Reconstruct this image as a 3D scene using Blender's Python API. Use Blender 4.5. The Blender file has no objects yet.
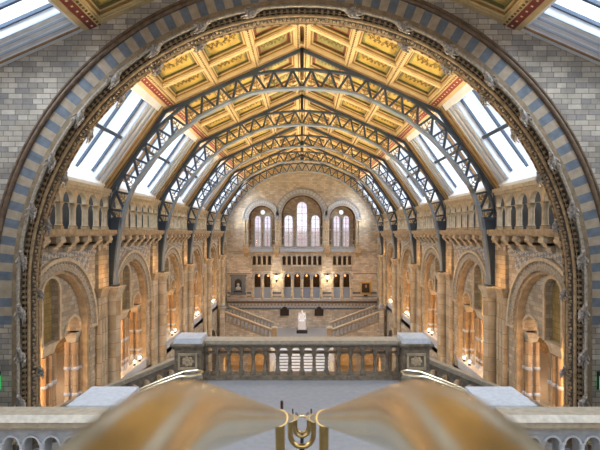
import bpy, bmesh, math, random
from mathutils import Vector, Matrix
random.seed(7)
PI = math.pi
S = bpy.context.scene
COL = S.collection

# ------------------------------------------------------------------ camera
cd = bpy.data.cameras.new('camera'); cam = bpy.data.objects.new('camera', cd); COL.objects.link(cam)
cam.location = (0, 0, 0); cam.rotation_euler = (PI/2, 0, 0)
cd.sensor_width = 36; cd.lens = 36*473/600
cd.shift_x = -2/600; cd.shift_y = 7/600; cd.clip_end = 400; cd.clip_start = 0.02
cd.dof.use_dof = True; cd.dof.focus_distance = 24; cd.dof.aperture_fstop = 7
S.camera = cam
# ------------------------------------------------------------------ world and daylight
W = bpy.data.worlds.new('overcast_sky'); S.world = W; W.use_nodes = True
nt = W.node_tree; nt.nodes.clear()
wo = nt.nodes.new('ShaderNodeOutputWorld'); bg = nt.nodes.new('ShaderNodeBackground')
tc = nt.nodes.new('ShaderNodeTexCoord'); sx = nt.nodes.new('ShaderNodeSeparateXYZ'); rp = nt.nodes.new('ShaderNodeValToRGB')
nt.links.new(tc.outputs['Generated'], sx.inputs[0]); nt.links.new(sx.outputs['Z'], rp.inputs[0])
rp.color_ramp.elements[0].position = 0.0; rp.color_ramp.elements[0].color = (.50, .47, .42, 1)
rp.color_ramp.elements[1].position = 0.012; rp.color_ramp.elements[1].color = (.90, .93, 1.0, 1)
e = rp.color_ramp.elements.new(0.8); e.color = (.62, .80, 1.0, 1)
nt.links.new(rp.outputs[0], bg.inputs[0]); bg.inputs[1].default_value = .8
nt.links.new(bg.outputs[0], wo.inputs[0])

def sun(name, rot, power, col, ang):
    l = bpy.data.lights.new(name, 'SUN'); l.energy = power; l.color = col; l.angle = math.radians(ang)
    o = bpy.data.objects.new(name, l); COL.objects.link(o); o.rotation_euler = [math.radians(a) for a in rot]; return o
SUNP = 8.5
sun('daylight_from_left', (12, -42, 0), SUNP, (.84, .92, 1.0), 70)
sun('daylight_from_right', (12, 42, 0), SUNP, (.84, .92, 1.0), 70)
S.view_settings.view_transform = 'Standard'; S.view_settings.look = 'None'
S.view_settings.exposure = 0.7; S.view_settings.gamma = 1
S.cycles.max_bounces = 8; S.cycles.diffuse_bounces = 4; S.cycles.transparent_max_bounces = 16
S.cycles.use_denoising = True
try: S.cycles.sample_clamp_indirect = 6
except Exception: pass
def area(name, loc, rot, sx_, sy_, power, col):
    l = bpy.data.lights.new(name, 'AREA'); l.shape = 'RECTANGLE'; l.size = sx_; l.size_y = sy_; l.energy = power; l.color = col
    o = bpy.data.objects.new(name, l); COL.objects.link(o); o.location = loc; o.rotation_euler = [math.radians(a) for a in rot]; return o
def point(name, loc, power, col, rad=.15):
    l = bpy.data.lights.new(name, 'POINT'); l.energy = power; l.color = col; l.shadow_soft_size = rad
    o = bpy.data.objects.new(name, l); COL.objects.link(o); o.location = loc; return o
# added fill light behind the viewer, unseen, brightening the near side
area('rear_fill', (0, -7.6, 2.5), (90, 0, 0), 9, 6, 380, (.95, .96, 1.0))
RIBS = [21.3 + 7.25*k for k in range(5)]
FLOOD = 290
AMBER = (1.0, .52, .18); WARM = (1.0, .83, .56)
for k in range(6):
    yc = RIBS[k] - 4.2 if k < 5 else 52.6
    for s in (-1, 1):
        fl = area('ceiling_flood', (s*8.28, yc, .14), (0, 180-s*48, 0), .2, 4.0, FLOOD if k < 5 else FLOOD*.3, WARM); fl.data.spread = math.radians(84)
        point('near_jamb_glow', (s*9.0, yc-(2.0 if k < 5 else 1.1), -5.2), 140, AMBER, .12)
        if k < 5: point('capital_uplight', (s*8.05, RIBS[k]-.95, -1.9), 13, (1, .55, .2), .1)
        point('gallery_glow', (s*11.2, yc + 1.0, -3.3), 170, AMBER, .35)
        point('gallery_glow', (s*10.6, yc - 1.2, -6.3), 110, (1.0, .6, .28), .3)

# ------------------------------------------------------------------ materials
def newmat(name):
    m = bpy.data.materials.new(name); m.use_nodes = True
    b = m.node_tree.nodes['Principled BSDF']; return m, m.node_tree, b
def plain(name, col, rough=.7, metal=0, noise=0.0, scale=3.0, emit=0, bump=0.0, coat=0):
    m, t, b = newmat(name)
    b.inputs['Base Color'].default_value = (*col, 1); b.inputs['Roughness'].default_value = rough; b.inputs['Metallic'].default_value = metal
    if noise or bump:
        g = t.nodes.new('ShaderNodeNewGeometry'); n = t.nodes.new('ShaderNodeTexNoise'); n.inputs['Scale'].default_value = scale; n.inputs['Detail'].default_value = 6
        t.links.new(g.outputs['Position'], n.inputs['Vector'])
        if noise:
            mx = t.nodes.new('ShaderNodeMix'); mx.data_type = 'RGBA'; mx.blend_type = 'MIX'
            r = t.nodes.new('ShaderNodeMapRange'); r.inputs['From Min'].default_value = .3; r.inputs['From Max'].default_value = .7
            t.links.new(n.outputs['Fac'], r.inputs[0]); t.links.new(r.outputs[0], mx.inputs[0])
            mx.inputs[6].default_value = (*[c*(1-noise) for c in col], 1); mx.inputs[7].default_value = (*[min(1, c*(1+noise)) for c in col], 1)
            t.links.new(mx.outputs[2], b.inputs['Base Color'])
        if bump:
            bp = t.nodes.new('ShaderNodeBump'); bp.inputs['Strength'].default_value = bump; bp.inputs['Distance'].default_value = .04
            t.links.new(n.outputs['Fac'], bp.inputs['Height']); t.links.new(bp.outputs[0], b.inputs['Normal'])
    if emit:
        b.inputs['Emission Color'].default_value = (*col, 1); b.inputs['Emission Strength'].default_value = emit
    return m
def brick(name, c1, c2, c3, mortar, bw=.55, rh=.22, ms=.012, rough=.8):
    m, t, b = newmat(name); N = t.nodes.new; L = t.links.new
    g = N('ShaderNodeNewGeometry'); sp = N('ShaderNodeSeparateXYZ'); sn = N('ShaderNodeSeparateXYZ')
    L(g.outputs['Position'], sp.inputs[0]); L(g.outputs['True Normal'], sn.inputs[0])
    ab = N('ShaderNodeMath'); ab.operation = 'ABSOLUTE'; L(sn.outputs['X'], ab.inputs[0])
    gt = N('ShaderNodeMath'); gt.operation = 'GREATER_THAN'; gt.inputs[1].default_value = .6; L(ab.outputs[0], gt.inputs[0])
    mu = N('ShaderNodeMix'); L(gt.outputs[0], mu.inputs[0]); L(sp.outputs['X'], mu.inputs[2]); L(sp.outputs['Y'], mu.inputs[3])
    cb = N('ShaderNodeCombineXYZ'); L(mu.outputs[0], cb.inputs['X']); L(sp.outputs['Z'], cb.inputs['Y'])
    bt = N('ShaderNodeTexBrick'); L(cb.outputs[0], bt.inputs['Vector'])
    bt.inputs['Scale'].default_value = 1; bt.inputs['Brick Width'].default_value = bw; bt.inputs['Row Height'].default_value = rh
    bt.inputs['Mortar Size'].default_value = ms; bt.inputs['Mortar Smooth'].default_value = .2; bt.inputs['Bias'].default_value = 0
    bt.offset = .5; bt.squash = .7; bt.squash_frequency = 3
    bt.inputs['Color1'].default_value = (0, 0, 0, 1); bt.inputs['Color2'].default_value = (1, 1, 1, 1); bt.inputs['Mortar'].default_value = (.5, .5, .5, 1)
    cr = N('ShaderNodeValToRGB'); L(bt.outputs['Color'], cr.inputs[0])
    cr.color_ramp.elements[0].color = (*c1, 1); cr.color_ramp.elements[1].color = (*c3, 1); q = cr.color_ramp.elements.new(.5); q.color = (*c2, 1)
    n = N('ShaderNodeTexNoise'); n.inputs['Scale'].default_value = 1.3; n.inputs['Detail'].default_value = 8; n.inputs['Roughness'].default_value = .7; L(g.outputs['Position'], n.inputs['Vector'])
    mr = N('ShaderNodeMapRange'); mr.inputs['From Min'].default_value = .25; mr.inputs['From Max'].default_value = .75; mr.inputs['To Min'].default_value = .6; mr.inputs['To Max'].default_value = 1.3; L(n.outputs['Fac'], mr.inputs[0])
    ml = N('ShaderNodeMix'); ml.data_type = 'RGBA'; ml.blend_type = 'MULTIPLY'; ml.inputs[0].default_value = 1; L(cr.outputs[0], ml.inputs[6]); L(mr.outputs[0], ml.inputs[7])
    mm = N('ShaderNodeMix'); mm.data_type = 'RGBA'; L(bt.outputs['Fac'], mm.inputs[0]); L(ml.outputs[2], mm.inputs[6]); mm.inputs[7].default_value = (*mortar, 1)
    L(mm.outputs[2], b.inputs['Base Color']); b.inputs['Roughness'].default_value = rough
    bp = N('ShaderNodeBump'); bp.inputs['Strength'].default_value = .5; bp.inputs['Distance'].default_value = .02; bp.invert = True; L(bt.outputs['Fac'], bp.inputs['Height']); L(bp.outputs[0], b.inputs['Normal'])
    return m
def checker(name, ca, cb_, scale, rough=.7):
    m, t, b = newmat(name); N = t.nodes.new; L = t.links.new
    g = N('ShaderNodeNewGeometry'); mp = N('ShaderNodeMapping'); mp.inputs['Rotation'].default_value = (math.radians(45), math.radians(45), 0); L(g.outputs['Position'], mp.inputs[0])
    c = N('ShaderNodeTexChecker'); c.inputs['Scale'].default_value = scale; c.inputs[1].default_value = (*ca, 1); c.inputs[2].default_value = (*cb_, 1); L(mp.outputs[0], c.inputs[0])
    L(c.outputs[0], b.inputs['Base Color']); b.inputs['Roughness'].default_value = rough; return m
def glassmat(name, tint, bars=None):
    m, t, b = newmat(name); N = t.nodes.new; L = t.links.new
    t.nodes.remove(b); out = t.nodes['Material Output']
    tr = N('ShaderNodeBsdfTransparent'); gl = N('ShaderNodeBsdfGlossy'); gl.inputs['Roughness'].default_value = .08
    mx = N('ShaderNodeMixShader'); mx.inputs[0].default_value = .06
    tr.inputs[0].default_value = (*tint, 1)
    if bars:
        g = N('ShaderNodeNewGeometry'); sp = N('ShaderNodeSeparateXYZ'); cb = N('ShaderNodeCombineXYZ'); L(g.outputs['Position'], sp.inputs[0]); L(sp.outputs['X'], cb.inputs[0]); L(sp.outputs['Z'], cb.inputs[1])
        bt = N('ShaderNodeTexBrick'); bt.inputs['Scale'].default_value = 1; bt.offset = 0; bt.inputs['Brick Width'].default_value = .3; bt.inputs['Row Height'].default_value = .42; bt.inputs['Mortar Size'].default_value = .028
        bt.inputs['Color1'].default_value = (*tint, 1); bt.inputs['Color2'].default_value = (tint[0], tint[1]*.8, tint[2]*.86, 1); bt.inputs['Mortar'].default_value = (*bars, 1)
        L(cb.outputs[0], bt.inputs['Vector']); L(bt.outputs['Color'], tr.inputs[0])
    L(tr.outputs[0], mx.inputs[1]); L(gl.outputs[0], mx.inputs[2]); L(mx.outputs[0], out.inputs[0]); return m

M = {}
M['brick'] = brick('coursed_stone', (.30, .24, .17), (.44, .33, .20), (.54, .44, .30), (.24, .18, .12), .5, .2, .010)
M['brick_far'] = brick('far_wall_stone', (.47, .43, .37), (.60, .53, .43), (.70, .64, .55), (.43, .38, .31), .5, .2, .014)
M['brick_small'] = brick('tympanum_stone', (.32, .27, .21), (.43, .36, .26), (.52, .45, .35), (.27, .22, .16), .42, .17, .009)
M['arch_stone'] = brick('front_wall_stone', (.27, .25, .24), (.39, .34, .275), (.55, .49, .41), (.15, .13, .11), .42, .16, .010)
M['shaft'] = brick('drum_shaft_stone', (.40, .29, .17), (.48, .38, .25), (.56, .49, .38), (.24, .18, .12), 3.1, .62, .012)
M['buff'] = plain('buff_terracotta', (.42, .32, .20), .75, noise=.25, scale=4, bump=.3)
M['buff_light'] = plain('pale_terracotta', (.52, .44, .32), .7, noise=.2, scale=5, bump=.3)
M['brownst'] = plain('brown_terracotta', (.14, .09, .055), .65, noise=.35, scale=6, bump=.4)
M['carved'] = plain('carved_terracotta', (.30, .23, .15), .7, noise=.5, scale=14, bump=1.0)
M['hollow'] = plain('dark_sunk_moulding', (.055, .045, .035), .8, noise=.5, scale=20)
M['greybuff'] = plain('grey_buff_terracotta', (.34, .30, .24), .7, noise=.35, scale=12, bump=.5)
M['ringgrey'] = plain('ring_pale_stone', (.52, .52, .50), .7)
M['ringblue'] = plain('ring_blue_stone', (.36, .41, .48), .7)
M['brownbuff'] = plain('brown_buff_terracotta', (.24, .175, .105), .7, noise=.3, scale=6)
M['beast'] = plain('weathered_carving', (.32, .29, .26), .5, noise=.6, scale=14)
M['archroll'] = plain('golden_brown_terracotta', (.33, .235, .13), .65, noise=.35, scale=9, bump=.5)
M['blue'] = plain('blue_grey_stone', (.13, .155, .19), .65, noise=.22, scale=5)
M['cream'] = plain('cream_stone', (.36, .29, .21), .7, noise=.18, scale=5)
M['grey'] = plain('grey_stone', (.34, .35, .37), .7, noise=.2, scale=5, bump=.2)
M['landing'] = plain('landing_terrazzo', (.27, .275, .295), .5, noise=.08, scale=7)
M['rail_stone'] = plain('balustrade_stone', (.17, .135, .095), .55, noise=.4, scale=9, bump=.4)
M['rail_top'] = plain('polished_rail_stone', (.38, .32, .24), .35, noise=.2, scale=9)
M['slab'] = plain('pale_slab_stone', (.46, .48, .52), .45, noise=.12, scale=12)
M['iron'] = plain('blue_grey_iron', (.06, .085, .12), .42, .25, noise=.15, scale=3)
M['ironflange'] = plain('painted_iron_flange', (.20, .25, .31), .4, .15, noise=.1, scale=3)
M['lace'] = plain('gilt_iron_tracery', (.34, .24, .10), .5, .3, noise=.4, scale=10)
M['creamwood'] = plain('cream_painted_timber', (.56, .42, .22), .55, noise=.12, scale=3)
M['ochre'] = plain('ochre_moulding', (.26, .15, .04), .5, noise=.2, scale=3)
M['darkgold'] = plain('olive_moulding', (.13, .10, .03), .55, noise=.2, scale=5)
M['gold'] = plain('gilded_panel', (.46, .30, .07), .5, noise=.25, scale=2.5)
M['goldgreen'] = plain('green_gold_panel', (.27, .25, .09), .55, noise=.4, scale=2)
M['leaf'] = plain('painted_leaf', (.16, .11, .03), .6, noise=.4, scale=6)
M['redpaint'] = plain('red_painted_band', (.20, .04, .028), .55, noise=.2, scale=6)
M['dots'] = plain('white_dots', (.75, .66, .45), .6)
M['timber'] = plain('brown_skylight_timber', (.30, .17, .07), .6, noise=.25, scale=3)
M['white'] = plain('white_painted_board', (.74, .76, .80), .5, noise=.05, scale=3)
M['bluewhite'] = plain('pale_blue_board', (.42, .50, .62), .5)
M['bluebar'] = plain('dark_blue_glazing_bar', (.06, .09, .14), .5)
M['glass'] = glassmat('skylight_glass', (.93, .96, 1.0))
M['leaded'] = glassmat('leaded_window_glass', (1.0, .95, 1.0), (.78, .74, .86))
M['brass'] = plain('polished_brass', (.92, .80, .55), .25, 1.0, noise=.10, scale=9)
M['oldbrass'] = plain('tarnished_brass', (.50, .34, .13), .3, 1.0, noise=.2, scale=20)
M['marble'] = plain('white_marble', (.88, .88, .90), .4, noise=.05, scale=4)
M['black'] = plain('black_stone', (.02, .02, .025), .4)
M['bronze'] = plain('dark_bronze_tablet', (.035, .025, .02), .45, .3)
M['giltframe'] = plain('gilt_frame', (.55, .36, .10), .35, .6)
M['canvas'] = plain('dark_canvas', (.03, .022, .018), .5)
M['skin'] = plain('painted_face', (.35, .20, .12), .6)
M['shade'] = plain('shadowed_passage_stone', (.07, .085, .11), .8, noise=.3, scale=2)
M['niche'] = brick('niche_stone', (.24, .17, .06), (.30, .21, .07), (.36, .27, .11), (.18, .13, .05), .5, .22, .012)
M['shaft_warm'] = brick('warm_shaft_stone', (.36, .23, .12), (.43, .28, .15), (.48, .34, .20), (.25, .17, .1), 3.1, .62, .012)
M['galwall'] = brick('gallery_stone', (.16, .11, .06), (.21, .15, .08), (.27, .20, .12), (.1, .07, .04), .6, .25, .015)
M['floor'] = plain('hall_floor_mosaic', (.36, .33, .30), .4, noise=.2, scale=2)
M['diaper'] = checker('diaper_pattern', (.22, .24, .28), (.52, .48, .40), 5.5)
M['zigzag'] = checker('zigzag_pattern', (.30, .34, .42), (.62, .58, .50), 3.6)
M['lampglow'] = plain('lamp_globe', (1.0, .80, .5), .3, emit=4)
M['dimlamp'] = plain('dim_amber_lamp', (1.0, .55, .2), .3, emit=.8)
M['parapetblue'] = plain('pale_blue_parapet', (.30, .37, .50), .5)
M['uplamp'] = plain('spot_lamp_glass', (1.0, .86, .62), .3, emit=7)
M['darkmetal'] = plain('dark_metal', (.04, .04, .045), .4, .6)
M['green'] = plain('exit_sign_green', (.03, .52, .12), .4, emit=.55)
M['signwhite'] = plain('exit_sign_white', (.9, .95, .9), .4, emit=.7)
M['redpin'] = plain('dark_red_pin', (.03, .006, .006), .4)

# ------------------------------------------------------------------ mesh builder
class MB:
    def __init__(s): s.v = []; s.f = []; s.m = []; s.mi = 0
    def face(s, pts):
        i = len(s.v); s.v.extend([tuple(p) for p in pts]); s.f.append(tuple(range(i, i+len(pts)))); s.m.append(s.mi)
    def hexa(s, a, b):          # a,b: 4 points each (bottom loop, top loop)
        i = len(s.v); s.v.extend([tuple(p) for p in a] + [tuple(p) for p in b])
        for q in ((3, 2, 1, 0), (4, 5, 6, 7), (0, 1, 5, 4), (1, 2, 6, 5), (2, 3, 7, 6), (3, 0, 4, 7)):
            s.f.append(tuple(i+k for k in q)); s.m.append(s.mi)
    def box(s, x0, x1, y0, y1, z0, z1):
        s.hexa([(x0, y0, z0), (x1, y0, z0), (x1, y1, z0), (x0, y1, z0)], [(x0, y0, z1), (x1, y0, z1), (x1, y1, z1), (x0, y1, z1)])
    def pbox(s, P, u0, u1, v0, v1, w0, w1):
        s.hexa([P(u0, v0, w0), P(u1, v0, w0), P(u1, v0, w1), P(u0, v0, w1)], [P(u0, v1, w0), P(u1, v1, w0), P(u1, v1, w1), P(u0, v1, w1)])
    def lathe(s, prof, cx, cy, n=12, a0=0):
        i = len(s.v)
        for r, z in prof:
            for k in range(n):
                a = a0 + 2*PI*k/n; s.v.append((cx+r*math.cos(a), cy+r*math.sin(a), z))
        for j in range(len(prof)-1):
            for k in range(n):
                k2 = (k+1) % n; s.f.append((i+j*n+k, i+j*n+k2, i+(j+1)*n+k2, i+(j+1)*n+k)); s.m.append(s.mi)
        s.f.append(tuple(i+k for k in reversed(range(n)))); s.m.append(s.mi)
        s.f.append(tuple(i+(len(prof)-1)*n+k for k in range(n))); s.m.append(s.mi)
    def tube(s, pts, r, n=8, caps=True):
        pts = [Vector(p) for p in pts]; rr = r if isinstance(r, (list, tuple)) else [r]*len(pts)
        i = len(s.v); t0 = (pts[1]-pts[0]).normalized(); up = Vector((0, 0, 1)) if abs(t0.z) < .9 else Vector((1, 0, 0))
        nrm = t0.cross(up).normalized()
        for k, p in enumerate(pts):
            a = pts[max(0, k-1)]; b = pts[min(len(pts)-1, k+1)]; t = (b-a).normalized()
            nrm = (nrm - t*nrm.dot(t)).normalized(); bn = t.cross(nrm)
            for q in range(n):
                an = 2*PI*q/n; s.v.append(tuple(p + nrm*math.cos(an)*rr[k] + bn*math.sin(an)*rr[k]))
        for k in range(len(pts)-1):
            for q in range(n):
                q2 = (q+1) % n; s.f.append((i+k*n+q, i+k*n+q2, i+(k+1)*n+q2, i+(k+1)*n+q)); s.m.append(s.mi)
        if caps:
            s.f.append(tuple(i+q for q in reversed(range(n)))); s.m.append(s.mi)
            s.f.append(tuple(i+(len(pts)-1)*n+q for q in range(n))); s.m.append(s.mi)
    def ball(s, c, r, n=10, m=6, sc=(1, 1, 1)):
        prof = [(max(1e-4, r*math.sin(PI*j/m)), -r*math.cos(PI*j/m)) for j in range(m+1)]
        i = len(s.v); s.lathe(prof, 0, 0, n)
        for k in range(i, len(s.v)):
            v = s.v[k]; s.v[k] = (c[0]+v[0]*sc[0], c[1]+v[1]*sc[1], c[2]+v[2]*sc[2])
    def arcband(s, P, uc, vc, r0, r1, w0, w1, a0=0, a1=PI, n=24, mats=None):
        for k in range(n):
            a = a0+(a1-a0)*k/n; b = a0+(a1-a0)*(k+1)/n
            if mats: s.mi = mats[k % len(mats)]
            f = lambda r, t, w: P(uc+r*math.cos(t), vc+r*math.sin(t), w)
            s.face([f(r0, a, w0), f(r1, a, w0), f(r1, b, w0), f(r0, b, w0)])
            s.face([f(r0, a, w1), f(r0, b, w1), f(r1, b, w1), f(r1, a, w1)])
            s.face([f(r0, a, w0), f(r0, b, w0), f(r0, b, w1), f(r0, a, w1)])
            s.face([f(r1, a, w0), f(r1, a, w1), f(r1, b, w1), f(r1, b, w0)])
        f = lambda r, t, w: P(uc+r*math.cos(t), vc+r*math.sin(t), w)
        for t in (a0, a1): s.face([f(r0, t, w0), f(r1, t, w0), f(r1, t, w1), f(r0, t, w1)])
    def perf(s, P, u0, u1, bot, top, holes, w0, w1, n=12, extra=()):
        fb = bot if callable(bot) else (lambda u: bot); ft = top if callable(top) else (lambda u: top)
        us = {u0, u1} | set(extra); H = []
        for h in holes:
            uc, r, vb, vs = h[:4]; kind = h[4] if len(h) > 4 else 'arch'
            if kind == 'round':
                lo = lambda u, uc=uc, r=r, vs=vs: vs-math.sqrt(max(0, r*r-(u-uc)**2))
            else: lo = lambda u, vb=vb: max(vb, fb(u))
            if kind == 'rect': hi = lambda u, vs=vs: vs
            else: hi = lambda u, uc=uc, r=r, vs=vs: vs+math.sqrt(max(0, r*r-(u-uc)**2))
            H.append((uc, r, lo, hi, kind, vb, vs))
            steps = 1 if kind == 'rect' else n
            for k in range(steps+1): us.add(uc-r*math.cos(PI*k/steps))
        us = sorted(u for u in us if u0-1e-9 <= u <= u1+1e-9)
        uu = [us[0]]
        for u in us[1:]:
            if u-uu[-1] > 1e-5: uu.append(u)
        def q(ua, ub, la, lb, ha, hb):
            if max(ha-la, hb-lb) < 1e-5: return
            s.face([P(ua, la, w0), P(ub, lb, w0), P(ub, hb, w0), P(ua, ha, w0)])
            s.face([P(ua, la, w1), P(ua, ha, w1), P(ub, hb, w1), P(ub, lb, w1)])
        def strip(ua, ub, a, b): s.face([P(ua, a, w0), P(ub, b, w0), P(ub, b, w1), P(ua, a, w1)])
        for ua, ub in zip(uu, uu[1:]):
            um = (ua+ub)/2; la, lb = fb(ua), fb(ub); strip(ua, ub, la, lb)
            for h in sorted([h for h in H if abs(um-h[0]) < h[1]], key=lambda h: h[2](um)):
                xa, xb = h[2](ua), h[2](ub); q(ua, ub, la, lb, xa, xb)
                if max(xa-la, xb-lb) > 1e-5: strip(ua, ub, xa, xb)
                la, lb = max(h[3](ua), xa), max(h[3](ub), xb); strip(ua, ub, la, lb)
            q(ua, ub, la, lb, ft(ua), ft(ub)); strip(ua, ub, ft(ua), ft(ub))
        for h in H:
            if h[4] != 'round':
                for u in (h[0]-h[1], h[0]+h[1]):
                    lo = h[2](u)
                    if h[6] > lo+1e-4: s.face([P(u, lo, w0), P(u, h[6], w0), P(u, h[6], w1), P(u, lo, w1)])
        for u in (u0, u1): s.face([P(u, fb(u), w0), P(u, ft(u), w0), P(u, ft(u), w1), P(u, fb(u), w1)])
    def build(s, name, mats, parent=None, loc=(0, 0, 0), smooth=None, label=None):
        me = bpy.data.meshes.new(name)
        lx, ly, lz = loc
        me.from_pydata([(x-lx, y-ly, z-lz) for x, y, z in s.v], [], s.f)
        if not isinstance(mats, (list, tuple)): mats = [mats]
        for mm in mats: me.materials.append(M[mm] if isinstance(mm, str) else mm)
        me.polygons.foreach_set('material_index', s.m)
        bm = bmesh.new(); bm.from_mesh(me); bmesh.ops.remove_doubles(bm, verts=bm.verts, dist=1e-5); bmesh.ops.recalc_face_normals(bm, faces=bm.faces); bm.to_mesh(me); bm.free()
        if smooth:
            me.polygons.foreach_set('use_smooth', [True]*len(me.polygons)); me.set_sharp_from_angle(angle=math.radians(smooth))
        o = bpy.data.objects.new(name, me); COL.objects.link(o)
        if parent is not None: o.parent = parent
        else: o.location = loc
        if label: o['label'] = label
        return o
class Thing:
    """root Empty plus builders in world coordinates"""
    def __init__(s, name, label, cat, loc, group=None):
        s.o = bpy.data.objects.new(name, None); COL.objects.link(s.o); s.o.location = loc; s.loc = loc
        s.o['label'] = label; s.o['category'] = cat; s.o.empty_display_size = .2
        if group: s.o['group'] = group
    def part(s, mb, name, mats, smooth=None, label=None, parent=None):
        o = mb.build(name, mats, s.o, s.loc, smooth, label)
        if parent is not None: o.parent = parent   # a sub-part of that part
        return o
def struct(mb, name, mats, smooth=None):
    o = mb.build(name, mats, None, (0, 0, 0), smooth); o['kind'] = 'structure'; return o
def solo(mb, name, mats, label, cat, loc, group=None, smooth=None):
    o = mb.build(name, mats, None, loc, smooth); o['label'] = label; o['category'] = cat
    if group: o['group'] = group
    return o
def F(u, v, w): return (u, w, v)                     # frontal plane: u=x, v=z, w=y
def side(s): return lambda u, v, w: (s*w, u, v)      # side plane: u=y, v=z, w=|x|
SN = {-1: 'left', 1: 'right'}
ORD = ['first', 'second', 'third', 'fourth', 'fifth', 'sixth']

# shaft with rings
def shaft(mb, x, y, z0, z1, r, ring=None, n=10, base=True, mi=(0, 1)):
    mb.mi = mi[0]
    mb.lathe([(r, z0), (r, z1)], x, y, n)
    mb.mi = mi[1]
    if ring:
        z = z1-ring
        while z > z0+.3:
            mb.lathe([(r*1.02, z-.07), (r*1.28, z-.035), (r*1.28, z+.035), (r*1.02, z+.07)], x, y, n); z -= ring
    if base: mb.lathe([(r*1.5, z0), (r*1.5, z0+.12), (r*1.15, z0+.22), (r*1.02, z0+.3)], x, y, n)
    mb.mi = mi[0]
def capital(mb, x0, x1, y0, y1, z0, z1, flare=.12):
    h = z1-z0; c = z0+h*.68
    mb.hexa([(x0+flare, y0+flare, z0), (x1-flare, y0+flare, z0), (x1-flare, y1-flare, z0), (x0+flare, y1-flare, z0)], [(x0+flare*.2, y0+flare*.2, c), (x1-flare*.2, y0+flare*.2, c), (x1-flare*.2, y1-flare*.2, c), (x0+flare*.2, y1-flare*.2, c)])
    mb.box(x0, x1, y0, y1, c, z1-.06); mb.box(x0-.04, x1+.04, y0-.04, y1+.04, z1-.06, z1)

GROUND = -15.5; GAL = -7.6; XW = 8.75; YF0, YF1 = 14.2, 14.9; YB = 55.0

# ================================================================== SETTING
mb = MB(); mb.box(-15.5, 15.5, 12, YB, GROUND-.2, GROUND); struct(mb, 'floor', 'floor')
for s in (-1, 1):
    mb = MB(); mb.box(*sorted((s*XW, s*15.2)), YF1, YB, GAL-.3, GAL); struct(mb, 'floor_gallery_'+SN[s], 'landing')
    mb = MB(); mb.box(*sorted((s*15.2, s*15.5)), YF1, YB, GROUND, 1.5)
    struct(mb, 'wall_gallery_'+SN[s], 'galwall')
    mb = MB(); mb.box(*sorted((s*9.75, s*15.5)), YF1, YB, -.5, -.2); struct(mb, 'ceiling_gallery_'+SN[s], 'buff')

# bay table: (ya, yb, opening centre, outer radius)
BAYS = []
for k in range(6):
    ya = YF1+.03 if k == 0 else RIBS[k-1]+.22
    yb = RIBS[k]-.22 if k < 5 else YB-.02
    if k < 5: yc, R = RIBS[k]-4.2, 2.90
    else: yc, R = 52.75, 1.85
    BAYS.append((ya, yb, yc, R))
SPR = -3.3
# side walls with the great bay openings
for s in (-1, 1):
    mb = MB(); P = side(s)
    holes = [(yc, R-.48, GAL, -.92-R, 'arch') for ya, yb, yc, R in BAYS]
    lower = [(yc, R-.48, GROUND, GAL-4.4, 'arch') for ya, yb, yc, R in BAYS]
    mb.perf(P, YF1, YB, GROUND, 0.0, holes+lower, XW, XW+.95, n=20)
    struct(mb, 'wall_'+SN[s], 'brick_small')
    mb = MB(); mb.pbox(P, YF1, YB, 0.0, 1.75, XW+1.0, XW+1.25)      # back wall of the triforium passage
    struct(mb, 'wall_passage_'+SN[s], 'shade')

# ================================================================== FRONT WALL + GREAT ARCH
CZ = -1.71; RI = 8.26
ROOFN = lambda x: 8.93-.44*abs(x)                    # near roof underside
mb = MB()
mb.perf(F, -11.2, 11.2, GROUND, ROOFN, [(0, 8.5, GROUND, CZ)], YF0, YF1, n=64, extra=(0,))
struct(mb, 'wall_front', 'arch_stone')
T = Thing('great_arch', 'huge round arch with striped blocks and carved mouldings framing the hall', 'arch', (0, YF0, GROUND))
def ringpath(R, y, n=72, zlow=GROUND):
    p = [(R, y, zlow), (R, y, CZ-4), (R, y, CZ-.01)]
    p += [(R*math.cos(PI*k/n), y, CZ+R*math.sin(PI*k/n)) for k in range(n+1)]
    p += [(-R, y, CZ-.01), (-R, y, CZ-4), (-R, y, zlow)]; return p
mb = MB()
NV = 106
mb.arcband(F, 0, CZ, 8.66, 9.12, YF0-.06, YF0+.02, 0, PI, NV, mats=[0, 1])
z = CZ
for k in range(4):
    for s in (-1, 1):
        mb.mi = (k+1) % 2
        mb.box(*sorted((s*8.66, s*9.12)), YF0-.06, YF0+.02, z-.265, z)
    z -= .265
T.part(mb, 'voussoir_band', ['blue', 'cream'], label='alternating blue-grey and cream stone blocks')
mb = MB()
for r0, r1, y0 in ((8.50, 8.655, YF0-.10),):
    mb.arcband(F, 0, CZ, r0, r1, y0, YF0+.02, 0, PI, 72)
    for s in (-1, 1): mb.box(*sorted((s*r0, s*r1)), y0, YF0+.02, GROUND, CZ)
T.part(mb, 'plain_band', 'brownbuff')
mb = MB()
mb.tube(ringpath(9.20, YF0-.06), .075, 8); mb.tube(ringpath(9.33, YF0-.04), .05, 8)
T.part(mb, 'outer_moulding', 'brownst', 60)
mb = MB(); mb.tube(ringpath(8.47, YF0-.09), .05, 8); T.part(mb, 'roll_moulding', 'greybuff', 60)
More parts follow.
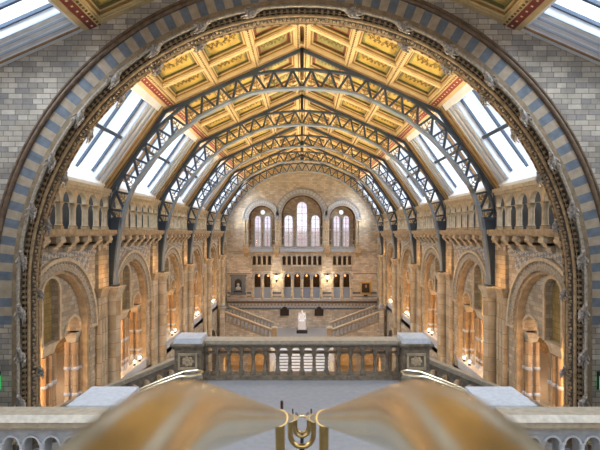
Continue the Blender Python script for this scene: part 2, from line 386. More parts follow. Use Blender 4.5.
# sunk moulding with teeth
mb = MB()
mb.mi = 0
mb.arcband(F, 0, CZ, RI, 8.5, YF0+.16, YF1, 0, PI, 72)
for s in (-1, 1): mb.box(*sorted((s*RI, s*8.5)), YF0+.16, YF1, GROUND, CZ)
T.part(mb, 'sunk_moulding', 'hollow')
mb = MB()
def tooth(ang, R, y, w=.05, l=.10, h=.1):
    c, sn = math.cos(ang), math.sin(ang)
    a = []
    for yy in (y+h, y-h*.2):
        for du, dr in ((-w, -l), (w, -l), (w, l), (-w, l)):
            r = R+dr; a.append((r*c - du*sn, yy, CZ + r*sn + du*c))
    mb.hexa(a[:4], a[4:])
for k in range(150):
    tooth(PI*(k+.5)/150, 8.38, YF0+.06, .035, .045)
for k in range(80):
    zz = CZ-.17*(k+.5)
    for s in (-1, 1): mb.box(*sorted((s*8.33, s*8.43)), YF0+.03, YF0+.17, zz-.035, zz+.035)
mb.tube(ringpath(8.38, YF0+.12), .012, 6); T.part(mb, 'tooth_ornament', 'archroll')
mb = MB(); mb.tube(ringpath(8.27, YF0+.12), .05, 8); T.part(mb, 'roll_moulding', 'archroll', 60)
mb = MB()
for k in range(220):
    a = PI*(k+.5)/220; R = RI-.01
    mb.ball((R*math.cos(a), YF0+.36+.05*math.sin(k*1.7), CZ+R*math.sin(a)), .055, 6, 4, (1, 1.3, 1))
for k in range(110):
    for s in (-1, 1): mb.ball((s*(RI-.01), YF0+.36+.05*math.sin(k*1.7), CZ-.12*(k+.5)), .055, 6, 4, (1, 1.3, 1))
T.part(mb, 'foliage_ornament', 'carved', 50)
mb = MB(); mb.tube(ringpath(RI-.01, YF0+.50), .045, 8); mb.tube(ringpath(RI+.02, YF1-.06), .07, 8); T.part(mb, 'inner_moulding', 'archroll', 60)
mb = MB()
for k in range(96):
    a = PI*(k+.5)/96
    tooth(a, RI-.02, YF0+.56, .045, .05, .05)
mb.tube(ringpath(RI-.02, YF0+.56), .03, 6); T.part(mb, 'bead_ornament', 'brownst')

# carved beasts clinging to the arch (one skinned mesh, copied)
def skinned(name, joints, edges, mat, levels=1):
    me = bpy.data.meshes.new(name); me.from_pydata([j[:3] for j in joints], edges, [])
    o = bpy.data.objects.new(name, me); COL.objects.link(o)
    md = o.modifiers.new('skin', 'SKIN'); md.use_smooth_shade = True
    for i, j in enumerate(joints):
        r = j[3]; me.skin_vertices[0].data[i].radius = (r, r)
    me.skin_vertices[0].data[0].use_root = True
    sb = o.modifiers.new('sub', 'SUBSURF'); sb.levels = levels; sb.render_levels = levels
    dg = bpy.context.evaluated_depsgraph_get(); ev = o.evaluated_get(dg); nm = bpy.data.meshes.new_from_object(ev)
    COL.objects.unlink(o); bpy.data.objects.remove(o)
    nm.materials.clear(); nm.materials.append(M[mat]); return nm
# beast local frame: +z along the arch, -y out towards the nave, x radial
bj = [(0, -.10, 0, .11), (0, -.16, .16, .12), (0, -.24, .30, .07), (0, -.30, .40, .09), (0, -.42, .42, .05),
      (.13, -.16, .20, .045), (.20, -.22, .06, .035), (.16, -.30, .0, .03), (-.13, -.16, .20, .045), (-.20, -.22, .06, .035), (-.16, -.30, .0, .03),
      (.12, -.10, -.04, .06), (.17, -.22, -.12, .045), (.13, -.12, -.26, .03), (-.12, -.10, -.04, .06), (-.17, -.22, -.12, .045), (-.13, -.12, -.26, .03),
      (0, -.06, -.18, .035), (.05, -.10, -.34, .025), (.06, -.31, .50, .025), (-.06, -.31, .50, .025)]
be = [(0, 1), (1, 2), (2, 3), (3, 4), (1, 5), (5, 6), (6, 7), (1, 8), (8, 9), (9, 10), (0, 11), (11, 12), (12, 13), (0, 14), (14, 15), (15, 16), (0, 17), (17, 18), (3, 19), (3, 20)]
beast_me = skinned('carved_beast', bj, be, 'beast', 1)
def beast(R, y, ang, sc, zlow=None, s=1, label=None):
    o = bpy.data.objects.new('carved_beast', beast_me); COL.objects.link(o); o.parent = T.o
    if zlow is None:
        x, z = R*math.cos(ang), CZ+R*math.sin(ang)
        rot = (ang if ang < PI/2 else ang-PI)
        o.rotation_euler = (0, -rot, 0)
    else: x, z = s*R, zlow; o.rotation_euler = (0, 0, 0)
    o.location = (x-T.loc[0], y-T.loc[1], z-T.loc[2]); o.scale = (sc, sc, sc)
for d in (5.4, 15.7, 26.4, 37.2, 47.7, 57.9, 68.5, 79.2, 100.8, 111.5, 122.1, 132.3, 142.8, 153.6, 164.3, 174.6): beast(8.38, YF0+.02, math.radians(d), .78)
for s in (-1, 1):
    for z in (-2.5, -3.8, -5.2): beast(8.38, YF0+.02, 0, .78, z, s)
for d in (13, 24, 35, 45.5, 56, 66.5, 113.5, 124, 134.5, 145, 156, 167): beast(RI-.16, YF1-.1, math.radians(d), .62)
for s in (-1, 1):
    for z in (-.9-1.1, -4.4, -5.6): beast(RI-.14, YF1-.1, 0, .55, z, s)

# ================================================================== ROOF
EX, EZ = 6.17, 5.58        # eave between panels and skylights
SX, SZ = 8.76, 1.92        # foot of the skylights
RZ = 8.38                  # ridge
def slope(s, ax, az, bx, bz):
    """plane map: u = depth y, v = distance from (ax,az) towards (bx,bz), w = outward (up)"""
    L = math.hypot(bx-ax, bz-az); dx, dz = (bx-ax)/L, (bz-az)/L
    nx, nz = -dz, dx
    if nz < 0: nx, nz = -nx, -nz
    return (lambda u, v, w: (s*(ax+dx*v+nx*w), u, az+dz*v+nz*w)), L
def leaves(mb, P, u0, u1, v0, v1, w, seed):
    rnd = random.Random(seed); uc, vc = (u0+u1)/2, (v0+v1)/2; du, dv = u1-u0, v1-v0
    long_u = False; Ln = dv*.44; Wd = du*.36
    def pt(a, b):
        return P(uc+a, vc+b, w) if long_u else P(uc+b, vc+a, w)
    n = 14
    for sg in (-1, 1):
        prev = None
        for i in range(n+1):
            a = sg*Ln*i/n; b = math.sin(i*1.25)*Wd*.35
            if prev:
                t = .022; mb.face([pt(prev[0], prev[1]-t), pt(a, b-t), pt(a, b+t), pt(prev[0], prev[1]+t)])
            prev = (a, b)
            if i:
                for q in (-1, 1):
                    an = q*(1.1+rnd.random()*.4); ln = Wd*(.30+.22*rnd.random())*(1-.3*i/n); wd = ln*.22
                    ca, sa = math.cos(an)*sg, math.sin(an)
                    f = lambda x, y: pt(a+ca*x - sa*y*sg, b+sa*x+ca*y*sg)
                    mb.face([f(0, 0), f(ln*.35, -wd), f(ln*.7, -wd*.8), f(ln, 0), f(ln*.7, wd*.8), f(ln*.35, wd)])
def coffer(T, P, u0, u1, v0, v1, field, seed, fr=.20):
    mb = MB(); 
    def ring(a, wA, wB, mi):
        mb.mi = mi
        mb.pbox(P, u0+a[0], u1-a[0], v0+a[0], v0+a[1], wA, wB); mb.pbox(P, u0+a[0], u1-a[0], v1-a[1], v1-a[0], wA, wB)
        mb.pbox(P, u0+a[0], u0+a[1], v0+a[1], v1-a[1], wA, wB); mb.pbox(P, u1-a[1], u1-a[0], v0+a[1], v1-a[1], wA, wB)
    ring((0, .07), .0, .30, 0); ring((.07, .12), .07, .30, 1); ring((.12, .16), .12, .30, 0); ring((.16, .20), .16, .3, 2)
    c = T.part(mb, 'coffer_frame', ['creamwood', 'ochre', 'darkgold'])
    mb = MB(); i = .20
    mb.mi = 0; mb.pbox(P, u0+i, u1-i, v0+i, v1-i, .25, .30)
    mb.mi = 1; b = .10
    for (a0, a1, b0, b1) in ((u0+i, u1-i, v0+i, v0+i+b), (u0+i, u1-i, v1-i-b, v1-i), (u0+i, u0+i+b, v0+i+b, v1-i-b), (u1-i-b, u1-i, v0+i+b, v1-i-b)):
        mb.pbox(P, a0, a1, b0, b1, .243, .252)
    mb.mi = 2; leaves(mb, P, u0+i+b, u1-i-b, v0+i+b, v1-i-b, .244, seed)
    T.part(mb, 'painted_panel', field, parent=c)
PANS = ['gold', 'goldgreen', 'leaf']; PANR = ['goldgreen', 'redpaint', 'leaf']
def ceiling_slope(s, y0, y1, ax, az, bx, bz, label, cols=3, rows=3, eaveband=True):
    P, L = slope(s, ax, az, bx, bz)
    T = Thing('coffered_ceiling', label, 'ceiling', (s*ax, (y0+y1)/2, az), 'painted ceiling slopes')
    bw = .17; mb = MB(); v0 = .52 if eaveband else .2
    # longitudinal beams (run in depth)
    cw = (L-v0-.22)/cols
    for c in range(cols+1):
        v = v0+c*cw; mb.mi = 0; mb.pbox(P, y0, y1, v-bw/2, v+bw/2, -.06, .3)
        mb.mi = 1
        n = int((y1-y0)/.17)
        for q in range(n):
            u = y0+(q+.5)*(y1-y0)/n; mb.pbox(P, u-.035, u+.035, v-.035, v+.035, -.085, -.055)
    rh = (y1-y0)/rows; mb.mi = 0
    for r in range(rows+1):
        u = y0+r*rh; wd = .2 if r in (0, rows) else .1
        mb.pbox(P, max(y0, u-wd), min(y1, u+wd), v0, L, -.03, .3)
    mb.mi = 2; mb.pbox(P, y0, y1, .30, .31, .0, .3)
    T.part(mb, 'beam_grid', ['creamwood', 'leaf', 'ochre'])
    if eaveband:
        mb = MB(); mb.mi = 0; mb.pbox(P, y0, y1, .0, .18, -.02, .3); mb.mi = 1; mb.pbox(P, y0, y1, .18, .44, -.05, .3); mb.mi = 2
        n = int((y1-y0)/.3)
        for q in range(n):
            u = y0+(q+.5)*(y1-y0)/n; mb.pbox(P, u-.03, u+.03, .28, .34, -.06, -.045)
        T.part(mb, 'eaves_band', ['creamwood', 'redpaint', 'dots'], label='red band with pale dots')
    for c in range(cols):
        for r in range(rows):
            wl = .2 if r == 0 else .1; wr = .2 if r == rows-1 else .1
            coffer(T, P, y0+r*rh+wl, y0+(r+1)*rh-wr, v0+c*cw+bw/2, v0+(c+1)*cw-bw/2, PANR if c == cols-1 else PANS, 100*c+r)
    return T
def skylight(s, y0, y1, ax, az, bx, bz, label, steps=(.30, .22, .22, .22), npan=3, mid=True, sill=.5, head=.3, cols=(0, 2, 2, 2, 2)):
    """foot at (ax,az), head at (bx,bz)"""
    P, L = slope(s, ax, az, bx, bz)
    T = Thing('skylight', label, 'skylight', (s*ax, (y0+y1)/2, az), 'roof skylights')
    mb = MB(); w = 0; a = 0
    st = list(steps); lift = .0
    for i, d in enumerate(st):
        lo = lift; mb.mi = cols[i]
        mb.pbox(P, y0+a, y0+a+d, 0, L, lo, 1.0); mb.pbox(P, y1-a-d, y1-a, 0, L, lo, 1.0)
        mb.mi = 1 if i < 1 else 3; mb.pbox(P, y0+a+d-.03, y0+a+d+.012, 0, L, lo-.02, lo+.03); mb.pbox(P, y1-a-d-.012, y1-a-d+.03, 0, L, lo-.02, lo+.03)
        a += d; lift += .09
    mb.mi = 2; mb.hexa([P(y0+.3, 0, 0), P(y1-.3, 0, 0), P(y1-.3, 0, 1), P(y0+.3, 0, 1)], [P(y0+.3, sill*.35, 0), P(y1-.3, sill*.35, 0), P(y1-.3, sill, 1), P(y0+.3, sill, 1)])
    mb.pbox(P, y0+.3, y1-.3, L-head, L, .0, 1.0)
    fr_ = T.part(mb, 'skylight_frame', ['creamwood', 'timber', 'white', 'bluewhite'])
    g0, g1 = y0+a, y1-a; v0, v1 = sill*.9, L-head
    for k in range(npan+1):
        mb = MB(); u = g0+(g1-g0)*k/npan; wd = .045 if 0 < k < npan else .06; mb.pbox(P, u-wd, u+wd, v0, v1, .50, .60)
        T.part(mb, 'glazing_bar', 'bluebar', parent=fr_)
    if mid:
        vm = (v0+v1)/2; mb = MB(); mb.pbox(P, g0-.05, g1+.05, vm-.07, vm+.07, .34, .5); T.part(mb, 'purlin', 'bluebar')
        mb = MB(); mb.pbox(P, (g0+g1)/2-.06-(g1-g0)/6-.9, (g0+g1)/2+.06-(g1-g0)/6-.9, v0, v1, .26, .36); T.part(mb, 'timber_bar', 'timber')
    for k in range(npan):
        ua, ub = g0+(g1-g0)*k/npan+.03, g0+(g1-g0)*(k+1)/npan-.03
        mb = MB(); mb.face([P(ua, v0, .54), P(ub, v0, .54), P(ub, v1, .54), P(ua, v1, .54)]); T.part(mb, 'glass_pane', 'glass', parent=fr_)
    return T
def between(k):
    if k == 0: return 'between the great arch and the nearest iron rib'
    if k == 5: return 'between the farthest iron rib and the far wall'
    return 'between the %s and %s iron ribs' % (ORD[k-1], ORD[k])
for k, (ya, yb, yc, R) in enumerate(BAYS):
    y0 = ya if k == 0 else ya-.08; y1 = yb+.08 if k < 5 else YB
    for s in (-1, 1):
        ceiling_slope(s, y0, y1, EX, EZ, 0, RZ, 'painted gold %s ceiling slope %s' % (SN[s], between(k)))
        if k < 5: skylight(s, y0, y1, SX, SZ, EX, EZ, '%s side skylight %s' % (SN[s], between(k)))
        else: skylight(s, y0, y1, SX, SZ, EX, EZ, '%s side skylight %s' % (SN[s], between(k)), steps=(.2, .2, .2), npan=2, mid=False)
# roof closure above the eaves and coffers so that no sky leaks between
mb = MB()
for s in (-1, 1):
    P, L = slope(s, EX, EZ, 0, RZ); mb.pbox(P, YF1-.6, YB+.3, -.05, L+.3, .31, .5)
struct(mb, 'ceiling', 'creamwood')
for k in range(5):
    mb = MB()
    for s in (-1, 1):
        P, L = slope(s, SX, SZ, EX, EZ); mb.pbox(P, RIBS[k]-.16, RIBS[k]+.16, 0, L, .05, 1.0)
        P, L = slope(s, EX, EZ, 0, RZ); mb.pbox(P, RIBS[k]-.16, RIBS[k]+.16, 0, L, .0, .31)
    struct(mb, 'trim_%d' % (k+1), 'timber')
# near roof bay, seen in the two top corners
for s in (-1, 1):
    ceiling_slope(s, 3.0, YF0, 6.55, ROOFN(6.55), 0, ROOFN(0), 'near golden ceiling slope in the top %s corner, before the great arch' % SN[s], rows=5)
    skylight(s, -5.4, 2.0, 11.2, ROOFN(11.2), 6.55, ROOFN(6.55), 'large skylight behind the viewer on the %s' % SN[s], steps=(.26, .22, .2, .2), npan=6, mid=False)
    skylight(s, 2.0, 9.4, 11.2, ROOFN(11.2), 6.55, ROOFN(6.55), 'large near skylight above the viewer on the %s' % SN[s], steps=(.26, .22, .2, .2), npan=6, mid=False)
    skylight(s, 9.4, YF0, 11.2, ROOFN(11.2), 6.55, ROOFN(6.55), 'large near skylight filling the top %s corner of the picture' % SN[s], steps=(.22, .2, .2, .2), npan=4, mid=False, cols=(2, 2, 2, 2), head=.08)
    mb = MB(); P, L = slope(s, 11.2, ROOFN(11.2), 6.55, ROOFN(6.55)); mb.pbox(P, -8, -5.4, 0, L, 0, .3); P, L = slope(s, 6.55, ROOFN(6.55), 0, ROOFN(0)); mb.pbox(P, -8, YF1-.6, -.05, L+.2, .31, .5)
    struct(mb, 'ceiling_near_'+SN[s], 'creamwood')
    mb = MB(); mb.box(*sorted((s*11.2, s*11.6)), -8, YF0, GROUND, ROOFN(11.2)+.4); struct(mb, 'wall_tower_'+SN[s], 'arch_stone')

mb = MB(); mb.perf(F, -11.2, 11.2, -1.4, ROOFN, [(x, 1.3, -.2, 4.0) for x in (-3.4, 0, 3.4)], -8.5, -8, n=12, extra=(0,)); struct(mb, 'wall_south', 'arch_stone')
for i, x in enumerate((-3.4, 0, 3.4)):
    mb = MB(); mb.face([(x-1.3, -8.2, -.2), (x+1.3, -8.2, -.2)]+[(x+1.3*math.cos(PI*q/12), -8.2, 4+1.3*math.sin(PI*q/12)) for q in range(13)]); struct(mb, 'window_%d' % (20+i), 'glass')
# ================================================================== IRON TRUSSES
def catmull(pts, n):
    out = []; P = [pts[0]]+pts+[pts[-1]]
    for i in range(1, len(P)-2):
        p0, p1, p2, p3 = [Vector(p) for p in P[i-1:i+3]]
        for k in range(n):
            t = k/n; out.append(.5*((2*p1)+(p2-p0)*t+(2*p0-5*p1+4*p2-p3)*t*t+(3*p1-p0-3*p2+p3)*t**3))
    out.append(Vector(P[-2])); return out
def resample(pts, n):
    L = [0]
    for a, b in zip(pts, pts[1:]): L.append(L[-1]+(b-a).length)
    out = []; j = 0
    for i in range(n+1):
        t = L[-1]*i/n
        while j < len(L)-2 and L[j+1] < t: j += 1
        f = (t-L[j])/max(1e-9, L[j+1]-L[j]); out.append(pts[j].lerp(pts[j+1], f))
    return out
IN = [(-8.12, .15), (-7.90, 1.2), (-7.29, 2.48), (-5.95, 4.08), (-5.04, 4.82), (-4.4, 5.28), (-2.34, 6.22), (0, 6.48)]
OUT = [(-8.72, .6), (-8.52, 1.44), (-8.05, 2.55), (-7.02, 4.10), (-5.9, 5.22), (-4.59, 6.12), (-2.34, 7.05), (0, 7.32)]
inn = catmull(IN, 8); out_ = catmull(OUT, 8)
inn = inn+[Vector((-p.x, p.y)) for p in reversed(inn[:-1])]; out_ = out_+[Vector((-p.x, p.y)) for p in reversed(out_[:-1])]
NT = 28
def truss(k):
    y = RIBS[k]
    nm = ['nearest iron rib, spanning the hall just beyond the great arch', 'second iron rib from the great arch', 'third iron rib from the great arch, in the middle', 'fourth iron rib from the great arch', 'farthest iron rib, just before the end wall'][k]
    T = Thing('roof_truss', 'arched blue-grey '+nm, 'roof rib', (0, y, -2.45), 'iron roof ribs')
    def chord(pts, t, hw, name, mats):
        a = resample(pts, 72); mb = MB()
        for i in range(72):
            p, q = a[i], a[i+1]
            np_ = ((a[min(72, i+1)]-a[max(0, i-1)]).normalized()); nq = ((a[min(72, i+2)]-a[i]).normalized())
            n1 = Vector((-np_.y, np_.x))*t; n2 = Vector((-nq.y, nq.x))*t
            def r(c, n, sg, yy): v = c+n*sg; return (v.x, yy, v.y)
            mb.hexa([r(p, n1, -1, y-hw), r(q, n2, -1, y-hw), r(q, n2, -1, y+hw), r(p, n1, -1, y+hw)], [r(p, n1, 1, y-hw), r(q, n2, 1, y-hw), r(q, n2, 1, y+hw), r(p, n1, 1, y+hw)])
        T.part(mb, name, mats, 30)
    chord(out_, .055, .10, 'outer_chord', 'iron'); chord(inn, .05, .17, 'inner_chord', 'ironflange')
    A = resample(inn, NT); B = resample(out_, 2*NT)
    def bar(p, q, w=.05):
        mb = MB(); d = (q-p).normalized(); n = Vector((-d.y, d.x))*w
        def r(c, sg, yy): v = c+n*sg; return (v.x, yy, v.y)
        mb.hexa([r(p, -1, y-.06), r(q, -1, y-.06), r(q, -1, y+.06), r(p, -1, y+.06)], [r(p, 1, y-.06), r(q, 1, y-.06), r(q, 1, y+.06), r(p, 1, y+.06)])
        T.part(mb, 'brace', 'iron')
    for i in range(NT):
        top = B[2*i+1]
        bar(A[i], top); bar(A[i+1], top)
        # leaf tracery inside the triangle
        mb = MB(); m_ = (A[i]+A[i+1])*.5; ax = (top-m_); h = ax.length; ax.normalize(); pr = Vector((-ax.y, ax.x))
        def L(a, b): v = m_+ax*(a*h)+pr*(b*h); return (v.x, y, v.y)
        mb.tube([L(.08, 0), L(.72, 0)], .022, 5)
        for sg in (-1, 1):
            for a0, ln in ((.14, .30), (.34, .22), (.52, .13)):
                mb.tube([L(a0, 0), L(a0+.04, sg*ln*.55), L(a0+.15, sg*ln)], [.02, .028, .012], 5)
                mb.ball(L(a0+.15, sg*ln), .035, 5, 3)
        T.part(mb, 'tracery', 'lace')
    for s in (-1, 1):
        # solid plate leg standing on the pier capital
        mb = MB(); mb.mi = 0
        mb.hexa([(s*8.42, y-.05, -2.4), (s*8.74, y-.05, -2.4), (s*8.74, y+.05, -2.4), (s*8.42, y+.05, -2.4)], [(s*8.14, y-.05, .6), (s*8.74, y-.05, .6), (s*8.74, y+.05, .6), (s*8.14, y+.05, .6)])
        mb.mi = 1
        for (z0, z1, xa, xb) in ((-2.4, -1.2, 8.37, 8.30), (-1.2, -.2, 8.30, 8.18), (-.2, .6, 8.18, 8.06)):
            mb.hexa([(s*xa, y-.17, z0), (s*(xa+.08), y-.17, z0), (s*(xa+.08), y+.17, z0), (s*xa, y+.17, z0)], [(s*xb, y-.17, z1), (s*(xb+.08), y-.17, z1), (s*(xb+.08), y+.17, z1), (s*xb, y+.17, z1)])
        mb.mi = 0; mb.box(*sorted((s*8.66, s*8.76)), y-.17, y+.17, -2.4, 1.9)
        T.part(mb, 'plate_leg', ['iron', 'ironflange'])
        mb = MB(); mb.box(*sorted((s*8.10, s*8.70)), y-.14, y+.14, .56, .66); T.part(mb, 'cross_plate', 'iron'); mb = MB(); mb.box(*sorted((s*8.28, s*8.76)), y-.2, y+.2, -2.44, -2.36); T.part(mb, 'shoe_plate', 'iron')
        # straight rafter under the roof slope
        mb = MB(); P, Ls = slope(s, EX, EZ-.12, 0, RZ-.12); mb.pbox(P, y-.07, y+.07, 0, Ls, -.12, .03)
        T.part(mb, 'rafter', 'iron')
        mb = MB(); P, Ls = slope(s, SX-.1, SZ-.1, EX, EZ-.12); mb.pbox(P, y-.07, y+.07, 0, Ls, -.1, .04); T.part(mb, 'lower_rafter', 'iron')
    mb = MB(); mb.box(-.07, .07, y-.07, y+.07, 7.3, RZ-.1); T.part(mb, 'king_post', 'black')
for k in range(5): truss(k)

# ================================================================== SIDE BAYS
def bay(k, s):
    ya, yb, yc, R = BAYS[k]; P = side(s); at = between(k); sd = SN[s]; spr = -.92-R; ri = R-.48
    LOC = (s*XW, yc, GAL)
    # ---- arch with tympanum and columns
    T = Thing('bay_arch', 'round stone arch, %s wall, %s' % (sd, at), 'arch', LOC, 'side wall arches')
    mb = MB()
    mb.mi = 0; mb.arcband(P, yc, spr, ri, R-.13, XW-.06, XW, 0, PI, 28)
    mb.mi = 1; mb.arcband(P, yc, spr, R-.13, R, XW-.13, XW, 0, PI, 28)
    mb.mi = 0
    nt_ = 40
    for q in range(nt_):
        a = PI*(q+.5)/nt_; r = R-.2; c, sn = math.cos(a), math.sin(a)
        mb.ball(P(yc+r*c, spr+r*sn, XW-.07), .045, 5, 3)
    mb.mi = 1
    for sg in (-1, 1): mb.pbox(P, *sorted((yc+sg*ri, yc+sg*R)), spr-.12, spr, XW-.13, XW)
    T.part(mb, 'archivolt', ['greybuff', 'buff_light'], 40)
    mb = MB()
    mb.arcband(P, yc, spr, ri-.12, ri, XW+.06, XW+.35, 0, PI, 24)
    for sg in (-1, 1): mb.pbox(P, *sorted((yc+sg*(ri-.12), yc+sg*ri)), GAL, spr, XW+.06, XW+.35)
    T.part(mb, 'inner_order', 'buff')
    # tympanum: two small arches either side of a tall blind niche
    sc = ri/2.42; rn = .57*sc; rs = .62*sc; cs = 1.66*sc
    mb = MB(); vb = -4.05
    top = lambda u: spr+math.sqrt(max(0, (ri-.1)**2-(u-yc)**2))
    ex = [yc-(ri-.1)*math.cos(PI*q/24) for q in range(25)]
    mb.perf(P, yc-(ri-.1), yc+(ri-.1), vb, top, [(yc, rn, vb+.02, -2.25), (yc-cs, rs, vb, vb+.06), (yc+cs, rs, vb, vb+.06)], XW+.35, XW+.75, n=12, extra=ex)
    T.part(mb, 'tympanum', 'brick_small')
    mb = MB()
    mb.arcband(P, yc, -2.25, rn, rn+.12, XW+.28, XW+.36, 0, PI, 16)
    for sg in (-1, 1):
        mb.pbox(P, *sorted((yc+sg*rn, yc+sg*(rn+.1))), vb, -2.25, XW+.28, XW+.36)
        mb.arcband(P, yc+sg*cs, vb+.06, rs, rs+.1, XW+.28, XW+.36, 0, PI, 14)
    T.part(mb, 'hood_moulding', 'buff_light')
    mb = MB(); mb.pbox(P, yc-rn-.05, yc+rn+.05, vb, -1.7, XW+.6, XW+.72); T.part(mb, 'niche_panel', 'niche')
    for dy in (0, cs+rs-.02, -(cs+rs-.02)):
        mid = dy == 0
        hw = (.5*sc if mid else .30*sc)
        g = MB(); 
        xs = (XW+.34, XW+.86)
        y0c, y1c = yc+dy-hw, yc+dy+hw
        capital(g, *sorted((s*xs[0], s*xs[1])), y0c, y1c, vb-.42, vb, .09)
        cp = T.part(g, 'capital', 'buff_light')
        sg_ = -1 if dy > 0 else 1
        pts = [(-.34*sc, .10), (.34*sc, .10), (0, .08), (-.34*sc, .42), (.34*sc, .42)] if mid else [(sg_*.17, .10), (sg_*-.12, .04), (sg_*.17, .42)]
        for (oy, ox) in pts:
            g = MB(); shaft(g, s*(XW+.34+ox), yc+dy+oy, GAL+.5, vb-.42, .115, 1.05, 9)
            T.part(g, 'column_shaft', ['shaft_warm', 'slab'], 40)
        g = MB(); g.box(*sorted((s*(xs[0]-.06), s*(xs[1]+.06))), y0c-.05, y1c+.05, GAL, GAL+.5); T.part(g, 'pedestal', 'slab')
    mb = MB(); mb.pbox(P, yc-ri+.12, yc+ri-.12, GAL, GAL+.42, XW+.02, XW+.3); mb.pbox(P, yc-ri+.12, yc+ri-.12, GAL+.42, GAL+.55, XW-.04, XW+.36); T.part(mb, 'sill_parapet', 'slab')
    # ---- cornice with corbels under the triforium
    T = Thing('corbel_cornice', 'jutting stone shelf on scroll corbels, %s wall %s' % (sd, at), 'cornice', (s*XW, yc, -.7), 'corbelled cornices')
    mb = MB(); mb.pbox(P, ya, yb, -.10, .10, XW-.52, XW+.25); mb.pbox(P, ya, yb, -.16, -.10, XW-.44, XW); T.part(mb, 'shelf', 'buff')
    n = max(3, int(round((yb-ya)/1.0))); d = (yb-ya)/n
    for q in range(n):
        u = ya+(q+.5)*d; mb = MB()
        pf = [(0, -.74), (.10, -.74), (.16, -.66), (.18, -.56), (.28, -.52), (.34, -.42), (.42, -.36), (.44, -.16), (0, -.16)]
        for (p0, p1) in ((-.15, .15),):
            mb.face([P(u+p0, b, XW-a) for a, b in pf]); mb.face([P(u+p1, b, XW-a) for a, b in reversed(pf)])
            for (a, b), (c, e_) in zip(pf, pf[1:]+pf[:1]): mb.face([P(u+p0, b, XW-a), P(u+p1, b, XW-a), P(u+p1, e_, XW-c), P(u+p0, e_, XW-c)])
        mb.tube([P(u-.18, -.30, XW-.36), P(u+.18, -.30, XW-.36)], .10, 8); mb.tube([P(u-.17, -.60, XW-.12), P(u+.17, -.60, XW-.12)], .075, 8)
        T.part(mb, 'corbel', 'buff_light', 35)
    mb = MB()
    hs = [(ya+q*d, d/2-.15, -.5, -.40) for q in range(1, n)]
    mb.perf(P, ya+.05, yb-.05, -.48, -.1, hs, XW-.30, XW-.02, n=8); T.part(mb, 'corbel_arches', 'buff')
    mb = MB(); mb.perf(P, ya, yb-1.7, -1.6, -.98, [(yc, R+.03, -1.6, spr)], XW-.03, XW, n=24); mb.pbox(P, ya, yb, -.92, -.78, XW-.05, XW); mb.pbox(P, ya, yb, -.78, -.74, XW-.08, XW); T.part(mb, 'patterned_band', 'diaper')
    # ---- triforium
    T = Thing('triforium_arcade', 'row of small arches, %s wall %s' % (sd, at), 'arcade', (s*XW, yc, .1), 'upper wall arcades')
    n = max(4, int(round((yb-ya)/1.0))); d = (yb-ya)/n; r = d*.39
    mb = MB(); mb.perf(P, ya, yb, 1.10, 1.62, [(ya+(q+.5)*d, r, 1.10, 1.14) for q in range(n)], XW-.12, XW+.06, n=10); T.part(mb, 'arch_screen', 'buff_light')
    mb = MB(); mb.pbox(P, ya, yb, 1.62, 1.74, XW-.2, XW+.3); mb.pbox(P, ya, yb, 1.74, 1.90, XW-.28, XW+.3); T.part(mb, 'cornice', 'buff_light')
    for q in range(n+1):
        u = ya+q*d; hw = d*.115
        if q == 0: u += .17
        if q == n: u -= .17
        g = MB()
        g.mi = 1; g.pbox(P, u-hw, u+hw, .10, .22, XW-.15, XW+.10); 
        for ox in (-.07, .04): g.mi = 0; g.lathe([(.10, .24), (.075, .30), (.07, .86), (.08, .90), (.115, 1.04)], s*(XW+ox), u, 8)
        g.mi = 1; g.pbox(P, u-hw*1.2, u+hw*1.2, 1.03, 1.11, XW-.15, XW+.09)
        T.part(g, 'colonnette', ['buff_light', 'buff'], 40)
for k in range(6):
    for s in (-1, 1): bay(k, s)

# piers
def pier(k, s):
    y = RIBS[k]; P = side(s); sd = SN[s]
    T = Thing('wall_pier', 'clustered stone pier on the %s carrying the %s iron rib' % (sd, ORD[k]), 'pier', (s*XW, y-.7, GROUND), 'clustered piers')
    y0, y1 = y-1.34, y+.4
    mb = MB(); mb.pbox(P, y0+.06, y-.22, -2.4, -.16, XW-.14, XW+.1); T.part(mb, 'pilaster', 'brick')
    mb = MB()
    capital(mb, *sorted((s*(XW-.62), s*XW)), y-.42, y+.45, -2.95, -2.44, .14); T.part(mb, 'capital', 'buff_light')
    mb = MB(); capital(mb, *sorted((s*(XW-.30), s*XW)), y0, y-.46, -2.85, -2.4, .10); T.part(mb, 'capital', 'buff')
    mb = MB(); shaft(mb, s*(XW-.22), y+.02, GROUND, -2.95, .34, None, 16); T.part(mb, 'main_shaft', ['shaft', 'buff'], 40)
    for dy, r in ((-.56, .12), (-.86, .12), (-1.17, .13)):
        mb = MB(); shaft(mb, s*(XW-.10), y+dy, GROUND, -2.8, r, None, 10); T.part(mb, 'side_shaft', ['shaft', 'buff'], 40)
    mb = MB()
    for z in (-5.9, -9.5): mb.pbox(P, y0, y+.6, z, z+.16, XW-.06, XW)
    T.part(mb, 'string_course', 'buff_light')
for k in range(5):
    for s in (-1, 1): pier(k, s)
